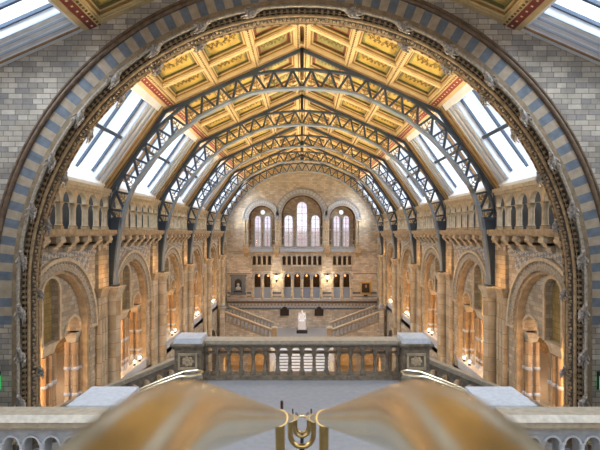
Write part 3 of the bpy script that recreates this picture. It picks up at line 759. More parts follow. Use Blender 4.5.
# little spot lamps on the gallery ledges
spots = {(-1, 1): 'left', (1, 1): 'right'}
for s in (-1, 1):
    for k in (1, 2, 3, 4):
        for j, dy in enumerate((-.45, .35)):
            y = RIBS[k]-.9+dy; x = s*(XW-.02)
            # ledge lamp sits on the parapet
            yb_ = BAYS[k][2]+1.1+dy
            T = Thing('ledge_lamp', '%s glowing spot lamp on the %s gallery ledge %s' % ('nearer' if j == 0 else 'farther', SN[s], between(k)), 'lamp', (s*(XW+.1), yb_, GAL+.55), 'gallery ledge lamps')
            g = MB(); g.lathe([(.07, GAL+.55), (.07, GAL+.60), (.03, GAL+.62), (.03, GAL+.68)], s*(XW+.1), yb_, 8); T.part(g, 'lamp_base', 'darkmetal')
            g = MB(); g.ball((s*(XW+.1), yb_, GAL+.75), .07, 10, 6); T.part(g, 'lamp_glass', 'uplamp', 60)
            point('ledge_lamp_light', (s*(XW-.2), yb_, GAL+.95), 9, (1, .6, .28), .08)

# ================================================================== FAR WALL
K = YB/473
def X(px): return (px-301.8)*K
def Z(py): return (232-py)*K
mb = MB()
roof = lambda x: min(8.38-.454*abs(x), 99) if abs(x) < 6.17 else max(1.9, 5.58-(abs(x)-6.17)*1.42)
wins = []
groups = [(X(261), Z(218.3), [(X(257.0), X(6.6)-X(0), Z(219)), (X(266.9), 0, Z(219))])]
HOL = []
def lane(px, w, pytop, pybot): r = w/2*K; return (X(px), r, Z(pybot), Z(pytop)-r)
L_W = [lane(288.2, 9.2, 214.6, 246.5), lane(301.8, 11, 201.2, 246.5), lane(315.4, 9.2, 214.6, 246.5),
       lane(257.2, 6.5, 215.3, 246.5), lane(266.9, 6.7, 215.3, 246.5), lane(336.7, 6.7, 215.3, 246.5), lane(346.4, 6.5, 215.3, 246.5)]
OC = [(X(262), .27, 0, Z(212), 'round'), (X(341.6), .27, 0, Z(212), 'round')]
BIG = [(X(301.8), 20.5*K, Z(247), Z(215.5)), (X(261.5), 13*K, Z(247), Z(218.5)), (X(342.1), 13*K, Z(247), Z(218.5))]
DOORS = [lane(p, 6.4, 273.6, 298.5) for p in (257.2, 266.8, 287.4, 297.0, 306.6, 316.2, 336.8, 346.4)]
SM = [lane(p, 3.3, 256, 265.2) for p in (253.9, 259.0, 264.1, 269.2, 283.9, 289.0, 294.1, 299.2, 304.4, 309.5, 314.6, 319.7, 334.4, 339.5, 344.6, 349.7)]
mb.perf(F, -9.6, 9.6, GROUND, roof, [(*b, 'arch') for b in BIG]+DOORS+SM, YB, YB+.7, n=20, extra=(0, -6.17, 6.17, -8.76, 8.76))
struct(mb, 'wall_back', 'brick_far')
mb = MB(); mb.perf(F, X(238), X(366), Z(247), Z(190), L_W+OC, YB+.7, YB+1.0, n=14)
struct(mb, 'wall_back_windows', 'brick_small')
for i, (u, r, vb, vs) in enumerate(L_W):
    mb = MB(); n = 14
    pts = [(u-r, YB+.9, vb), (u+r, YB+.9, vb)]+[(u+r*math.cos(PI*q/n), YB+.9, vs+r*math.sin(PI*q/n)) for q in range(n+1)]
    mb.face(pts); o = struct(mb, 'window_%d' % (i+1), 'leaded')
    mb = MB(); mb.arcband(F, u, vs, r-.07, r+.10, YB+.60, YB+.72, 0, PI, 14)
    for sg in (-1, 1): mb.box(*sorted((u+sg*(r-.07), u+sg*(r+.1))), YB+.6, YB+.72, vb, vs)
    mb.box(u-.03, u+.03, YB+.84, YB+.89, vb, vs+r-.02)
    for q in range(1, 7): mb.box(u-r, u+r, YB+.84, YB+.87, vb+(vs-vb)*q/6-.02, vb+(vs-vb)*q/6+.02)
    f = mb.build('window_frame', 'grey', None); f.parent = o
for i, (u, r, _, vc, _k) in enumerate(OC):
    mb = MB(); mb.face([(u+r*math.cos(2*PI*q/20), YB+.9, vc+r*math.sin(2*PI*q/20)) for q in range(20)]); struct(mb, 'window_%d' % (8+i), 'glass')
# arch rings round the three window groups
for (u, r, vb, vs), ro, nm in zip(BIG, (27*K, 19*K, 19*K), ('tall middle', 'left', 'right')):
    T = Thing('window_arch', 'ringed stone arch round the %s window group of the far wall' % nm, 'arch', (u, YB, vb), 'far wall window arches')
    mb = MB(); mb.arcband(F, u, vs, r, r+.25, YB-.06, YB, 0, PI, 28); mb.arcband(F, u, vs, ro-.14, ro, YB-.16, YB, 0, PI, 28); T.part(mb, 'arch_moulding', 'grey')
    mb = MB(); mb.arcband(F, u, vs, r+.25, ro-.14, YB-.09, YB, 0, PI, 44, mats=[0, 1]); T.part(mb, 'voussoir_ring', ['ringgrey', 'ringblue'])
    mb = MB(); mb.arcband(F, u, vs, r-.16, r, YB+.3, YB+.5, 0, PI, 24); T.part(mb, 'inner_roll', 'brownst')
    for sg in (-1, 1):
        for dx in (r+.16, (r+ro)/2+.1):
            g = MB(); shaft(g, u+sg*dx, YB-.14, vb, vs-.25, .1, 1.3, 8); T.part(g, 'column_shaft', ['buff_light', 'buff'], 40)
        g = MB(); g.box(*sorted((u+sg*(r+.0), u+sg*(ro+.05))), YB-.26, YB, vs-.25, vs); T.part(g, 'capital', 'grey')
        g = MB(); shaft(g, u+sg*(r-.14), YB+.35, vb, vs, .1, 1.3, 8); T.part(g, 'column_shaft', ['brownst', 'buff'], 40)
# ledge under the windows, corbel gables, bands
T = Thing('window_ledge', 'blue-grey ledge with gabled corbels under the far windows', 'ledge', (0, YB, Z(251)))
mb = MB()
for a, b in ((249, 273), (280, 323.5), (330.5, 354.5)):
    mb.mi = 0; mb.box(X(a), X(b), YB-.42, YB, Z(251.5), Z(249)); mb.mi = 1; mb.box(X(a), X(b), YB-.36, YB-.26, Z(249), Z(247.2))
    mb.mi = 0; mb.box(X(a), X(b), YB-.4, YB-.2, Z(247.2), Z(246.7))
mb.mi = 1; mb.box(-8.7, X(243), YB-.1, YB, Z(252.2), Z(251.2)); mb.box(X(360), 8.7, YB-.1, YB, Z(252.2), Z(251.2))
T.part(mb, 'parapet', ['ringblue', 'grey'])
for p in (246.5, 276.5, 327.2, 357.2):
    g = MB(); g.box(X(p-3), X(p+3), YB-.5, YB, Z(252.5), Z(248.5)); 
    g.face([(X(p-4), YB-.55, Z(249)), (X(p+4), YB-.55, Z(249)), (X(p), YB-.55, Z(245.6))]); g.face([(X(p-4), YB, Z(249)), (X(p), YB, Z(245.6)), (X(p+4), YB, Z(249))])
    g.face([(X(p-4), YB-.55, Z(249)), (X(p), YB-.55, Z(245.6)), (X(p), YB, Z(245.6)), (X(p-4), YB, Z(249))]); g.face([(X(p+4), YB-.55, Z(249)), (X(p+4), YB, Z(249)), (X(p), YB, Z(245.6)), (X(p), YB-.55, Z(245.6))])
    g.hexa([(X(p-1), YB-.15, Z(257)), (X(p+1), YB-.15, Z(257)), (X(p+1), YB, Z(257)), (X(p-1), YB, Z(257))], [(X(p-3), YB-.5, Z(252.5)), (X(p+3), YB-.5, Z(252.5)), (X(p+3), YB, Z(252.5)), (X(p-3), YB, Z(252.5))])
    T.part(g, 'gabled_corbel', 'buff')
for (a, b, nm, n0, n1) in ((252, 271.2, 'left', 0, 4), (281.8, 321.8, 'middle', 4, 12), (332.5, 351.7, 'right', 12, 16)):
    T = Thing('small_arcade', '%s row of little arches under the far wall windows' % nm, 'arcade', (X((a+b)/2), YB, Z(266)), 'far wall small arcades')
    mb = MB(); mb.box(X(a), X(b), YB-.2, YB, Z(268), Z(266.4)); mb.box(X(a), X(b), YB-.12, YB, Z(271), Z(268)); T.part(mb, 'sill', 'greybuff')
    mb = MB(); mb.box(X(a), X(b), YB+.65, YB+.7, Z(266), Z(255)); T.part(mb, 'recess_back', 'brownst')
    for q in range(n0, n1+1):
        px = SM[q][0]-.3 if q < n1 else SM[n1-1][0]+.3
        g = MB(); g.lathe([(.09, Z(265.6)), (.065, Z(265)), (.06, Z(258.6)), (.10, Z(257.6))], px, YB-.06, 8); T.part(g, 'colonnette', 'buff_light', 40)
    for q in range(n0, n1):
        g = MB(); g.arcband(F, SM[q][0], SM[q][3], SM[q][1], SM[q][1]+.08, YB-.05, YB, 0, PI, 10); T.part(g, 'arch_moulding', 'grey')
# door arches
for (idx, nm) in (((0, 1), 'left pair'), ((2, 3, 4, 5), 'middle row of four'), ((6, 7), 'right pair')):
    u0 = DOORS[idx[0]][0]; u1 = DOORS[idx[-1]][0]
    T = Thing('gallery_arcade', '%s of tall open arches on slim columns, far gallery' % nm, 'arcade', ((u0+u1)/2, YB, Z(299)), 'far gallery arcades')
    for i in idx:
        u, r, vb, vs = DOORS[i]
        g = MB(); g.arcband(F, u, vs, r, r+.17, YB-.10, YB, 0, PI, 16); g.arcband(F, u, vs, r+.17, r+.24, YB-.16, YB, 0, PI, 16); T.part(g, 'arch_moulding', 'grey')
        g = MB(); g.box(u-r, u+r, YB+.3, YB+.5, vb, Z(287.5)); T.part(g, 'parapet_panel', 'parapetblue')
        g = MB(); g.tube([(u, YB+2, vs+.7), (u, YB+2, vs+.1)], .015, 5); g.ball((u, YB+2, vs-.05), .14, 10, 6); T.part(g, 'pendant_lamp', 'dimlamp')
    for u in [u0-.55]+[DOORS[i][0]+.56 for i in idx]:
        g = MB(); shaft(g, u, YB-.10, Z(298.5), DOORS[0][3]-.25, .095, 1.1, 9); T.part(g, 'column_shaft', ['buff_light', 'buff'], 40)
        g = MB(); g.box(u-.17, u+.17, YB-.26, YB, DOORS[0][3]-.25, DOORS[0][3]); T.part(g, 'capital', 'grey')
# corridor behind the far arches
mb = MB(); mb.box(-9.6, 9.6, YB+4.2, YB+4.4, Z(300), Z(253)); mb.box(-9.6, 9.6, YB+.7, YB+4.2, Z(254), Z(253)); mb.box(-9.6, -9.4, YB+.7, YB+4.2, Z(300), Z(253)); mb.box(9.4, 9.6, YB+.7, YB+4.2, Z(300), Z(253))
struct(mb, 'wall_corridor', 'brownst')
mb = MB(); mb.box(-9.6, 9.6, YB+.7, YB+4.4, Z(300), Z(299)); struct(mb, 'floor_corridor', 'landing')
# string courses and bands
T = Thing('gallery_string_course', 'pale ledge and patterned band running across the far wall below the gallery', 'ledge', (0, YB, Z(309)))
mb = MB(); mb.mi = 0; mb.box(-8.7, 8.7, YB-.28, YB, Z(300.8), Z(298.6)); mb.mi = 1; mb.box(-8.7, 8.7, YB-.2, YB, Z(303), Z(300.8)); T.part(mb, 'ledge', ['grey', 'brownst'])
mb = MB(); mb.box(-8.7, 8.7, YB-.04, YB, Z(307.6), Z(303)); T.part(mb, 'patterned_band', 'zigzag')
mb = MB(); mb.box(-8.7, 8.7, YB-.06, YB, Z(309.3), Z(307.6)); T.part(mb, 'blue_band', 'blue')
mb = MB()
for a, b in ((227.2, 230), (246.8, 251), (271.5, 281), (322.5, 332), (352.5, 376.4)):
    mb.box(X(a), X(b), YB-.05, YB, Z(293.8), Z(291.8)); mb.box(X(a), X(b), YB-.05, YB, Z(297), Z(296.2))
for a, b in ((227.2, 250), (272.5, 280.5), (323, 331), (353, 376.4)): mb.box(X(a), X(b), YB-.05, YB, Z(274), Z(273.3))
T.part(mb, 'wall_stripe', 'blue')
# wall lamps on the far wall
for p, nm in ((276.4, 'left'), (326.9, 'right')):
    T = Thing('wall_lamp', 'glowing wall lantern on the far wall, %s of the four middle arches' % nm, 'lamp', (X(p), YB, Z(280)), 'far wall lanterns')
    g = MB(); g.tube([(X(p), YB, Z(280)), (X(p), YB-.3, Z(280.5)), (X(p), YB-.35, Z(278.5))], .035, 6); g.ball((X(p), YB-.06, Z(280.5)), .14, 8, 5, (.7, .5, 1.6)); T.part(g, 'bracket', 'darkmetal', 40)
    g = MB(); g.lathe([(.10, Z(278.4)), (.2, Z(277)), (.2, Z(275.6)), (.08, Z(274.6))], X(p), YB-.36, 10); T.part(g, 'lamp_globe', 'lampglow', 40)
    g = MB(); g.lathe([(.22, Z(275)), (.1, Z(273.8)), (.02, Z(273))], X(p), YB-.36, 10); T.part(g, 'lamp_cap', 'darkmetal')
    point('wall_lamp_light', (X(p), YB-.75, Z(277)), 60, (1, .7, .4), .15)
for p in (262, 302, 342): point('corridor_glow', (X(p), YB+2.2, Z(272)), 22, (1, .6, .3), .2)
# monument with bust
T = Thing('wall_monument', 'blue-grey marble monument holding a bust in a dark niche, left of far wall', 'monument', (X(238), YB, Z(294)))
mb = MB(); mb.perf(F, X(231), X(245.4), Z(292.5), Z(275.3), [(X(238.2), 3.6*K, Z(289.5), Z(282.4))], YB-.3, YB-.02, n=12); mb.box(X(230), X(246.4), YB-.36, YB-.02, Z(276.2), Z(274.6)); mb.box(X(230.5), X(246), YB-.36, YB-.02, Z(294.5), Z(292.3)); T.part(mb, 'surround', 'blue')
mb = MB(); mb.box(X(234), X(242.4), YB-.06, YB-.02, Z(290), Z(278)); mb.box(X(233.8), X(242.6), YB-.34, YB-.3, Z(292), Z(290.6)); T.part(mb, 'niche_back', 'black')
mb = MB(); c = X(238.2); mb.ball((c, YB-.2, Z(284.6)), .17, 10, 7, (.9, 1, 1.2)); mb.ball((c, YB-.17, Z(288.2)), .32, 10, 6, (1, .5, .75)); mb.tube([(c, YB-.18, Z(287)), (c, YB-.2, Z(285))], .09, 8); T.part(mb, 'bust', 'slab', 60)
# portrait
T = Thing('framed_portrait', 'gilt-framed dark portrait of a seated bearded figure, right of far wall', 'painting', (X(365.4), YB, Z(294)))
mb = MB(); a, b, c_, d_ = X(360.2), X(370.6), Z(294), Z(281.8)
for q in ((a, b, c_, c_+.16), (a, b, d_-.16, d_), (a, a+.16, c_, d_), (b-.16, b, c_, d_)): mb.box(q[0], q[1], YB-.14, YB-.01, q[2], q[3])
T.part(mb, 'picture_frame', 'giltframe')
mb = MB(); mb.mi = 0; mb.box(a+.1, b-.1, YB-.05, YB-.02, c_+.1, d_-.1); mb.mi = 1
mx_, mz = (a+b)/2, (c_+d_)/2
mb.ball((mx_+.05, YB-.055, mz+.25), .11, 10, 6, (1, .1, 1.2)); mb.ball((mx_+.16, YB-.055, mz-.12), .06, 8, 5, (1.2, .1, .8)); mb.mi = 2; mb.ball((mx_+.05, YB-.052, mz+.12), .09, 8, 5, (1, .12, 1.2)); mb.mi = 3; mb.ball((mx_, YB-.045, mz-.25), .3, 10, 6, (1, .1, 1.1))
T.part(mb, 'canvas', ['canvas', 'skin', 'grey', 'black'])
mb = MB(); mb.box(mx_-.22, mx_+.22, YB-.05, YB-.01, Z(296.4), Z(294.8)); solo(mb, 'name_plate', 'black', 'small black plate below the gilt-framed portrait', 'plaque', (mx_, YB, Z(296.4)))
# dark tablets
for p, nm in ((284.4, 'left'), (318.8, 'right')):
    mb = MB(); r = 2.0*K
    mb.perf(F, X(p-4.4), X(p+4.4), Z(315.6), lambda u, p=p: Z(309)+math.sqrt(max(0, (2.6*K)**2-(u-X(p))**2)), [], YB-.16, YB-.065, extra=[X(p)-2.6*K*math.cos(PI*q/12) for q in range(13)])
    solo(mb, 'wall_tablet', 'bronze', 'dark round-topped tablet on the far wall, %s of the white statue' % nm, 'plaque', (X(p), YB, Z(315.6)), 'dark wall tablets')

# ================================================================== FAR STAIRCASE
LZ = -11.16; LF = 46.0
mb = MB(); mb.box(-8.7, 8.7, 47.6, YB, LZ-.3, LZ); mb.box(-2.9, 2.9, LF, 47.6, LZ-.3, LZ); struct(mb, 'floor_stair_landing', 'landing')
mb = MB(); 
hol = [(x, .95, GROUND, GROUND+2.2) for x in (-7.1, -4.6, 4.6, 7.1)]
mb.perf(F, -8.7, 8.7, GROUND, LZ-.3, hol, 48.2, 48.6, n=12); struct(mb, 'wall_stair_podium', 'brick_far')
for s in (-1, 1):
    point('podium_glow', (s*5.8, 50, GROUND+2.5), 260, AMBER, .3)
mb = MB(); n = 26; rise = (LZ-GROUND)/n
T = Thing('main_staircase', 'broad central flight of pale steps rising to the statue landing', 'stairs', (0, 42, GROUND))
for i in range(n):
    zt = LZ-rise*(i+1); y0 = LF-.42*(i+1)
    if zt > GROUND+.01: mb.mi = 0; mb.box(-2.5, 2.5, y0, y0+.42, zt-rise, zt-.03); mb.mi = 1; mb.box(-2.5, 2.5, y0-.03, y0+.42, zt-.03, zt)
T.part(mb, 'steps', ['grey', 'marble'])
for s in (-1, 1):
    g = MB(); y1 = LF-.42*n
    g.hexa([(s*2.5, y1, GROUND), (s*2.8, y1, GROUND), (s*2.8, LF, GROUND), (s*2.5, LF, GROUND)], [(s*2.5, y1, GROUND+.9), (s*2.8, y1, GROUND+.9), (s*2.8, LF, LZ+.9), (s*2.5, LF, LZ+.9)])
    T.part(g, 'side_parapet', 'buff_light')
    g = MB(); g.box(*sorted((s*2.42, s*2.92)), LF-3.4, LF-2.9, GROUND, LZ+.1); g.lathe([(.26, LZ+.1), (.32, LZ+.2), (.12, LZ+.35), (.2, LZ+.6), (.05, LZ+.85)], s*2.67, LF-3.15, 10); T.part(g, 'newel_post', 'marble', 40)
# side flights up to the galleries, with two balustrades each
def rake_balustrade(T, P, u0, u1, zf, w0, w1, pitch, mats=('rail_stone', 'rail_top'), h=1.05, r=.12, names=('arch_panel', 'handrail')):
    """zf(u): level of the string; balustrade of height h above it"""
    mb = MB(); nmin = int(abs(u1-u0)/pitch); d = (u1-u0)/nmin
    holes = []
    for q in range(nmin):
        uc = u0+(q+.5)*d; rr = min(r, abs(d)*.4); holes.append((uc, rr, max(zf(uc-rr), zf(uc+rr))+.16, zf(uc)+h-.36-rr*.2))
    a, b = min(u0, u1), max(u0, u1)
    mb.perf(P, a, b, lambda u: zf(u)-.02, lambda u: zf(u)+h-.12, holes, w0, w1, n=10)
    T.part(mb, names[0], mats[0])
    mb = MB(); e = .09
    def sl(z0, z1, e): mb.hexa([P(a, zf(a)+z0, w0-e), P(b, zf(b)+z0, w0-e), P(b, zf(b)+z0, w1+e), P(a, zf(a)+z0, w1+e)], [P(a, zf(a)+z1, w0-e), P(b, zf(b)+z1, w0-e), P(b, zf(b)+z1, w1+e), P(a, zf(a)+z1, w1+e)])
    sl(h-.14, h-.05, .05); sl(h-.05, h, .09); T.part(mb, names[1], mats[1])
    mb = MB(); sl(0, .1, .03); T.part(mb, 'string_moulding', mats[0])
for s in (-1, 1):
    f = lambda u: LZ+max(0, (abs(u)-3.1))*.375
    T = Thing('side_stair_flight', '%s stair flight climbing outward from the statue landing to the gallery' % SN[s], 'stairs', (s*5.8, 50.4, LZ), 'flights beside the statue')
    mb = MB(); ns = 12
    for i in range(ns):
        xa = 3.1+i*(5.0/ns); mb.box(*sorted((s*xa, s*8.12)), 49.2, 52.6, f(xa)-.01, f(xa)+5.0/ns*.375)
    T.part(mb, 'steps', 'landing')
    mb = MB(); a, b = (3.1, 8.0)
    mb.hexa([F(s*a, LZ, 48.95), F(s*b, LZ, 48.95), F(s*b, LZ, 49.2), F(s*a, LZ, 49.2)], [F(s*a, LZ+.01, 48.95), F(s*b, f(b), 48.95), F(s*b, f(b), 49.2), F(s*a, LZ+.01, 49.2)]); T.part(mb, 'spandrel_wall', 'brick_far')
    T2 = Thing('stair_balustrade', 'raked stone balustrade on the near side of the %s far flight' % SN[s], 'balustrade', (s*5.6, 49.05, LZ), 'far stair balustrades')
    rake_balustrade(T2, F, s*3.1, s*8.0, f, 48.95, 49.2, .38, ('greybuff', 'buff_light'), 1.1, .12)
    T2 = Thing('stair_balustrade', 'raked balustrade against the wall along the %s far flight' % SN[s], 'balustrade', (s*5.6, 52.7, LZ), 'far stair balustrades')
    rake_balustrade(T2, F, s*3.1, s*8.1, f, 52.6, 52.8, .38, ('grey', 'buff_light'), 1.1, .12)
    T2 = Thing('newel_post', 'stone newel post at the foot of the %s far flight' % SN[s], 'post', (s*2.85, 49.07, LZ), 'newels at the foot of the far flights')
    mb = MB(); mb.box(*sorted((s*2.6, s*3.1)), 48.8, 49.32, LZ, LZ+1.15); T2.part(mb, 'shaft', 'buff')
    mb = MB(); mb.box(*sorted((s*2.53, s*3.17)), 48.73, 49.39, LZ+1.15, LZ+1.27); mb.hexa([(s*2.56, 48.76, LZ+1.27), (s*3.14, 48.76, LZ+1.27), (s*3.14, 49.36, LZ+1.27), (s*2.56, 49.36, LZ+1.27)], [(s*2.7, 48.95, LZ+1.4), (s*3.0, 48.95, LZ+1.4), (s*3.0, 49.2, LZ+1.4), (s*2.7, 49.2, LZ+1.4)]); T2.part(mb, 'cap', 'buff_light')
    T2 = Thing('stair_head_post', 'square stone post with carved cap heading the %s far flight' % SN[s], 'post', (s*8.3, 49.0, GROUND), 'posts at the head of the far flights')
    mb = MB(); mb.box(*sorted((s*8.0, s*8.45)), 48.62, 49.2, GROUND, -8.1); T2.part(mb, 'shaft', 'brick_far')
    mb = MB(); capital(mb, *sorted((s*7.92, s*8.62)), 48.6, 49.4, -8.1, -7.75, .08); mb.ball((s*8.27, 49.0, -7.6), .24, 10, 6, (1, 1, .8)); T2.part(mb, 'cap', 'grey')

# marble statue on the landing: seated figure
sj = [(0, -.05, .95, .24), (0, 0, 1.2, .23), (0, .02, 1.5, .24), (0, 0, 1.72, .10), (0, -.04, 1.92, .13), (0, -.06, 2.06, .10),
      (.26, 0, 1.56, .12), (.36, -.08, 1.25, .09), (.24, -.38, 1.10, .065), (.12, -.46, 1.08, .06), (-.26, 0, 1.56, .12), (-.36, -.08, 1.25, .09), (-.24, -.38, 1.12, .065), (-.10, -.47, 1.10, .06),
      (.17, -.2, .95, .17), (.19, -.58, .92, .14), (.18, -.60, .45, .11), (.18, -.62, .12, .09), (.19, -.80, .07, .07),
      (-.17, -.2, .95, .17), (-.19, -.55, .92, .14), (-.20, -.52, .45, .11), (-.20, -.50, .12, .09), (-.22, -.68, .07, .07)]
se = [(0, 1), (1, 2), (2, 3), (3, 4), (4, 5), (2, 6), (6, 7), (7, 8), (8, 9), (2, 10), (10, 11), (11, 12), (12, 13), (0, 14), (14, 15), (15, 16), (16, 17), (17, 18), (0, 19), (19, 20), (20, 21), (21, 22), (22, 23)]
T = Thing('marble_statue', 'white marble statue of a seated figure on a dark plinth, stair landing', 'statue', (0, 52.8, LZ))
fm = skinned('seated_figure', sj, se, 'marble', 2)
o = bpy.data.objects.new('seated_figure', fm); COL.objects.link(o); o.parent = T.o; o.location = (0, 0, .38)
mb = MB(); bz = LZ+.38
mb.box(-.38, .38, 52.6, 53.2, bz, bz+.82); mb.box(-.46, -.36, 52.4, 53.2, bz, bz+1.12); mb.box(.36, .46, 52.4, 53.2, bz, bz+1.12); mb.box(-.42, .42, 53.05, 53.2, bz, bz+1.7)
T.part(mb, 'chair', 'marble')
mb = MB(); mb.hexa([(-.5, 52.15, bz), (.5, 52.15, bz), (.44, 52.95, bz), (-.44, 52.95, bz)], [(-.28, 52.2, bz+.85), (.28, 52.2, bz+.85), (.42, 52.9, bz+1.0), (-.42, 52.9, bz+1.0)]); T.part(mb, 'draped_coat', 'marble', 40)
mb = MB(); mb.ball((0, 52.7, bz+1.80), .11, 8, 6, (.9, .8, 1.3)); T.part(mb, 'beard', 'marble', 60)
mb = MB(); mb.box(-.6, .6, 52.0, 53.35, LZ, LZ+.3); mb.box(-.52, .52, 52.06, 53.3, LZ+.3, LZ+.38); T.part(mb, 'plinth', 'black')

# ================================================================== NEAR LANDING
FZ = -4.3
mb = MB(); mb.box(-2.9, 2.9, 8.4, 14.35, FZ-.35, FZ); struct(mb, 'floor_landing', 'landing')
RT = -3.14
T = Thing('landing_balustrade', 'carved stone balustrade with turned balusters across the front of the landing', 'balustrade', (0, 14, FZ))
y0, y1 = 13.78, 14.10
mb = MB(); mb.box(-2.85, 2.85, y0-.12, y1+.10, RT-.09, RT); mb.box(-2.85, 2.85, y0-.06, y1+.04, RT-.15, RT-.09); T.part(mb, 'handrail', 'rail_top')
NB = 16; d = 5.7/NB
mb = MB(); mb.perf(F, -2.85, 2.85, RT-.40, RT-.15, [(-2.85+(q+.5)*d, .13, RT-.42, RT-.345) for q in range(NB)], y0, y1, n=12); T.part(mb, 'arch_panel', 'rail_stone')
mb = MB()
for q in range(NB): mb.arcband(F, -2.85+(q+.5)*d, RT-.345, .125, .155, y0-.03, y0, 0, PI, 12)
T.part(mb, 'arch_rims', 'rail_stone')
for q in range(NB+1):
    x = -2.85+q*d; x = max(-2.80, min(2.80, x)); g = MB()
    g.lathe([(.075, FZ+.22), (.075, FZ+.25), (.05, FZ+.29), (.058, FZ+.42), (.045, FZ+.60), (.045, FZ+.66), (.07, FZ+.70), (.085, FZ+.765)], x, 13.86, 10)
    g.box(x-.085, x+.085, 13.78, 13.95, FZ+.12, FZ+.22); g.box(x-.07, x+.07, 13.79, 13.93, RT-.41, RT-.37)
    T.part(g, 'baluster', 'rail_stone', 40)
mb = MB(); mb.box(-2.85, 2.85, y0-.08, y1+.1, FZ, FZ+.12); T.part(mb, 'plinth', 'rail_stone')
for s in (-1, 1):
    sd = SN[s]
    T = Thing('landing_pier', 'square stone pier with carved panel at the %s end of the landing balustrade' % sd, 'pier', (s*3.26, 13.9, FZ), 'landing corner piers')
    a, b = 2.88, 3.64
    mb = MB(); mb.box(*sorted((s*a, s*b)), 13.5, 14.3, FZ+.28, RT-.22)
    T.part(mb, 'pier_shaft', 'rail_stone')
    mb = MB(); mb.box(*sorted((s*(a-.07), s*(b+.07))), 13.42, 14.36, FZ-.35, FZ+.16); mb.hexa([(s*(a-.07), 13.42, FZ+.16), (s*(b+.07), 13.42, FZ+.16), (s*(b+.07), 14.36, FZ+.16), (s*(a-.07), 14.36, FZ+.16)], [(s*a, 13.5, FZ+.28), (s*b, 13.5, FZ+.28), (s*b, 14.3, FZ+.28), (s*a, 14.3, FZ+.28)]); T.part(mb, 'pier_base', 'rail_stone')
    mb = MB(); mb.hexa([(s*a, 13.5, RT-.24), (s*b, 13.5, RT-.24), (s*b, 14.3, RT-.24), (s*a, 14.3, RT-.24)], [(s*(a-.1), 13.4, RT-.1), (s*(b+.1), 13.4, RT-.1), (s*(b+.1), 14.4, RT-.1), (s*(a-.1), 14.4, RT-.1)]); mb.box(*sorted((s*(a-.1), s*(b+.1))), 13.4, 14.4, RT-.1, RT-.04); T.part(mb, 'cornice', 'rail_stone')
    mb = MB(); mb.hexa([(s*(a-.03), 13.47, RT-.04), (s*(b+.03), 13.47, RT-.04), (s*(b+.03), 14.33, RT-.04), (s*(a-.03), 14.33, RT-.04)], [(s*(a+.0), 13.5, RT+.10), (s*(b-.0), 13.5, RT+.10), (s*(b-.0), 14.3, RT+.10), (s*(a+.0), 14.3, RT+.10)]); T.part(mb, 'cap_stone', 'slab')
    mb = MB(); c = s*(a+b)/2; zc = (FZ+.28+RT-.22)/2; h = .20
    for q in ((c-.27, c+.27, zc+h-.03, zc+h+.03), (c-.27, c+.27, zc-h-.03, zc-h+.03), (c-.27, c-.22, zc-h, zc+h), (c+.22, c+.27, zc-h, zc+h)): mb.box(q[0], q[1], 13.45, 13.5, q[2], q[3])
    pf_ = T.part(mb, 'panel_frame', 'buff')
    mb = MB(); rnd = random.Random(4)
    mb.ball((c, 13.49, zc), .07, 8, 5, (1, .5, 1))
    for q in range(7):
        an = q*2*PI/7; mb.ball((c+.12*math.cos(an), 13.49, zc+.10*math.sin(an)), .05, 7, 4, (1.1, .4, 1.1))
    T.part(mb, 'carved_leaf', 'buff', 50, parent=pf_)
    # raked balustrade going down and outward
    f = lambda u: -4.72-(abs(u)-3.64)*.41
    T = Thing('raked_balustrade', 'arched stone balustrade sloping down %sward from the landing pier' % sd, 'balustrade', (s*6, 14, -6), 'balustrades sloping from the landing')
    rake_balustrade(T, F, s*3.64, s*8.25, f, 13.75, 14.02, .33, ('rail_stone', 'rail_top'), 1.06, .12)
    mb = MB()
    aa, bb = 3.64, 8.25
    mb.hexa([F(s*aa, f(aa)-.5, 13.8), F(s*bb, f(bb)-.5, 13.8), F(s*bb, f(bb)-.5, 14.0), F(s*aa, f(aa)-.5, 14.0)], [F(s*aa, f(aa), 13.8), F(s*bb, f(bb), 13.8), F(s*bb, f(bb), 14.0), F(s*aa, f(aa), 14.0)]); T.part(mb, 'string_wall', 'rail_stone')
    # outward flight of steps
    mb = MB(); n = 22
    for i in range(n):
        xa = 2.9+i*.37; zt = FZ-.15*(i+1)
        mb.box(*sorted((s*xa, s*(xa+.37))), 9.6, 13.69, zt-.45, zt)
    solo(mb, 'side_steps', 'landing', '%s flight of grey steps running down and outward from the landing' % sd, 'stairs', (s*2.9, 11, FZ), 'flights off the landing')
    # pale slab-topped pier
    T = Thing('slab_pier', 'low stone pier with broad pale slab top, %s of the brass rails' % sd, 'pier', (s*3.75, 9, FZ), 'slab-topped piers')
    mb = MB(); mb.box(*sorted((s*3.4, s*4.1)), 8.55, 9.3, FZ-.4, RT-.2); T.part(mb, 'pier_shaft', 'rail_stone')
    mb = MB(); mb.box(*sorted((s*3.3, s*4.2)), 8.5, 9.5, RT-.2, RT-.06); T.part(mb, 'cornice', 'rail_stone')
    mb = MB(); mb.box(*sorted((s*3.28, s*4.22)), 8.48, 9.52, RT-.06, RT+.03); T.part(mb, 'slab_top', 'slab', label='pale smooth slab')
    # balustrade running outward
    T = Thing('arcaded_parapet', 'level stone parapet with little arches running out to the %s edge' % sd, 'balustrade', (s*7.4, 8.5, FZ), 'near level parapets')
    a, b = 3.45, 11.1; n = int((b-a)/.345); d = (b-a)/n
    mb = MB(); mb.perf(F, *sorted((s*a, s*b)), FZ-.3, RT-.26, [(s*(a+(q+.5)*d), .125, FZ+.2, RT-.52) for q in range(n)], 8.18, 8.40, n=12); T.part(mb, 'arch_panel', 'grey')
    mb = MB()
    for q in range(n): mb.arcband(F, s*(a+(q+.5)*d), RT-.52, .125, .155, 8.14, 8.18, 0, PI, 12)
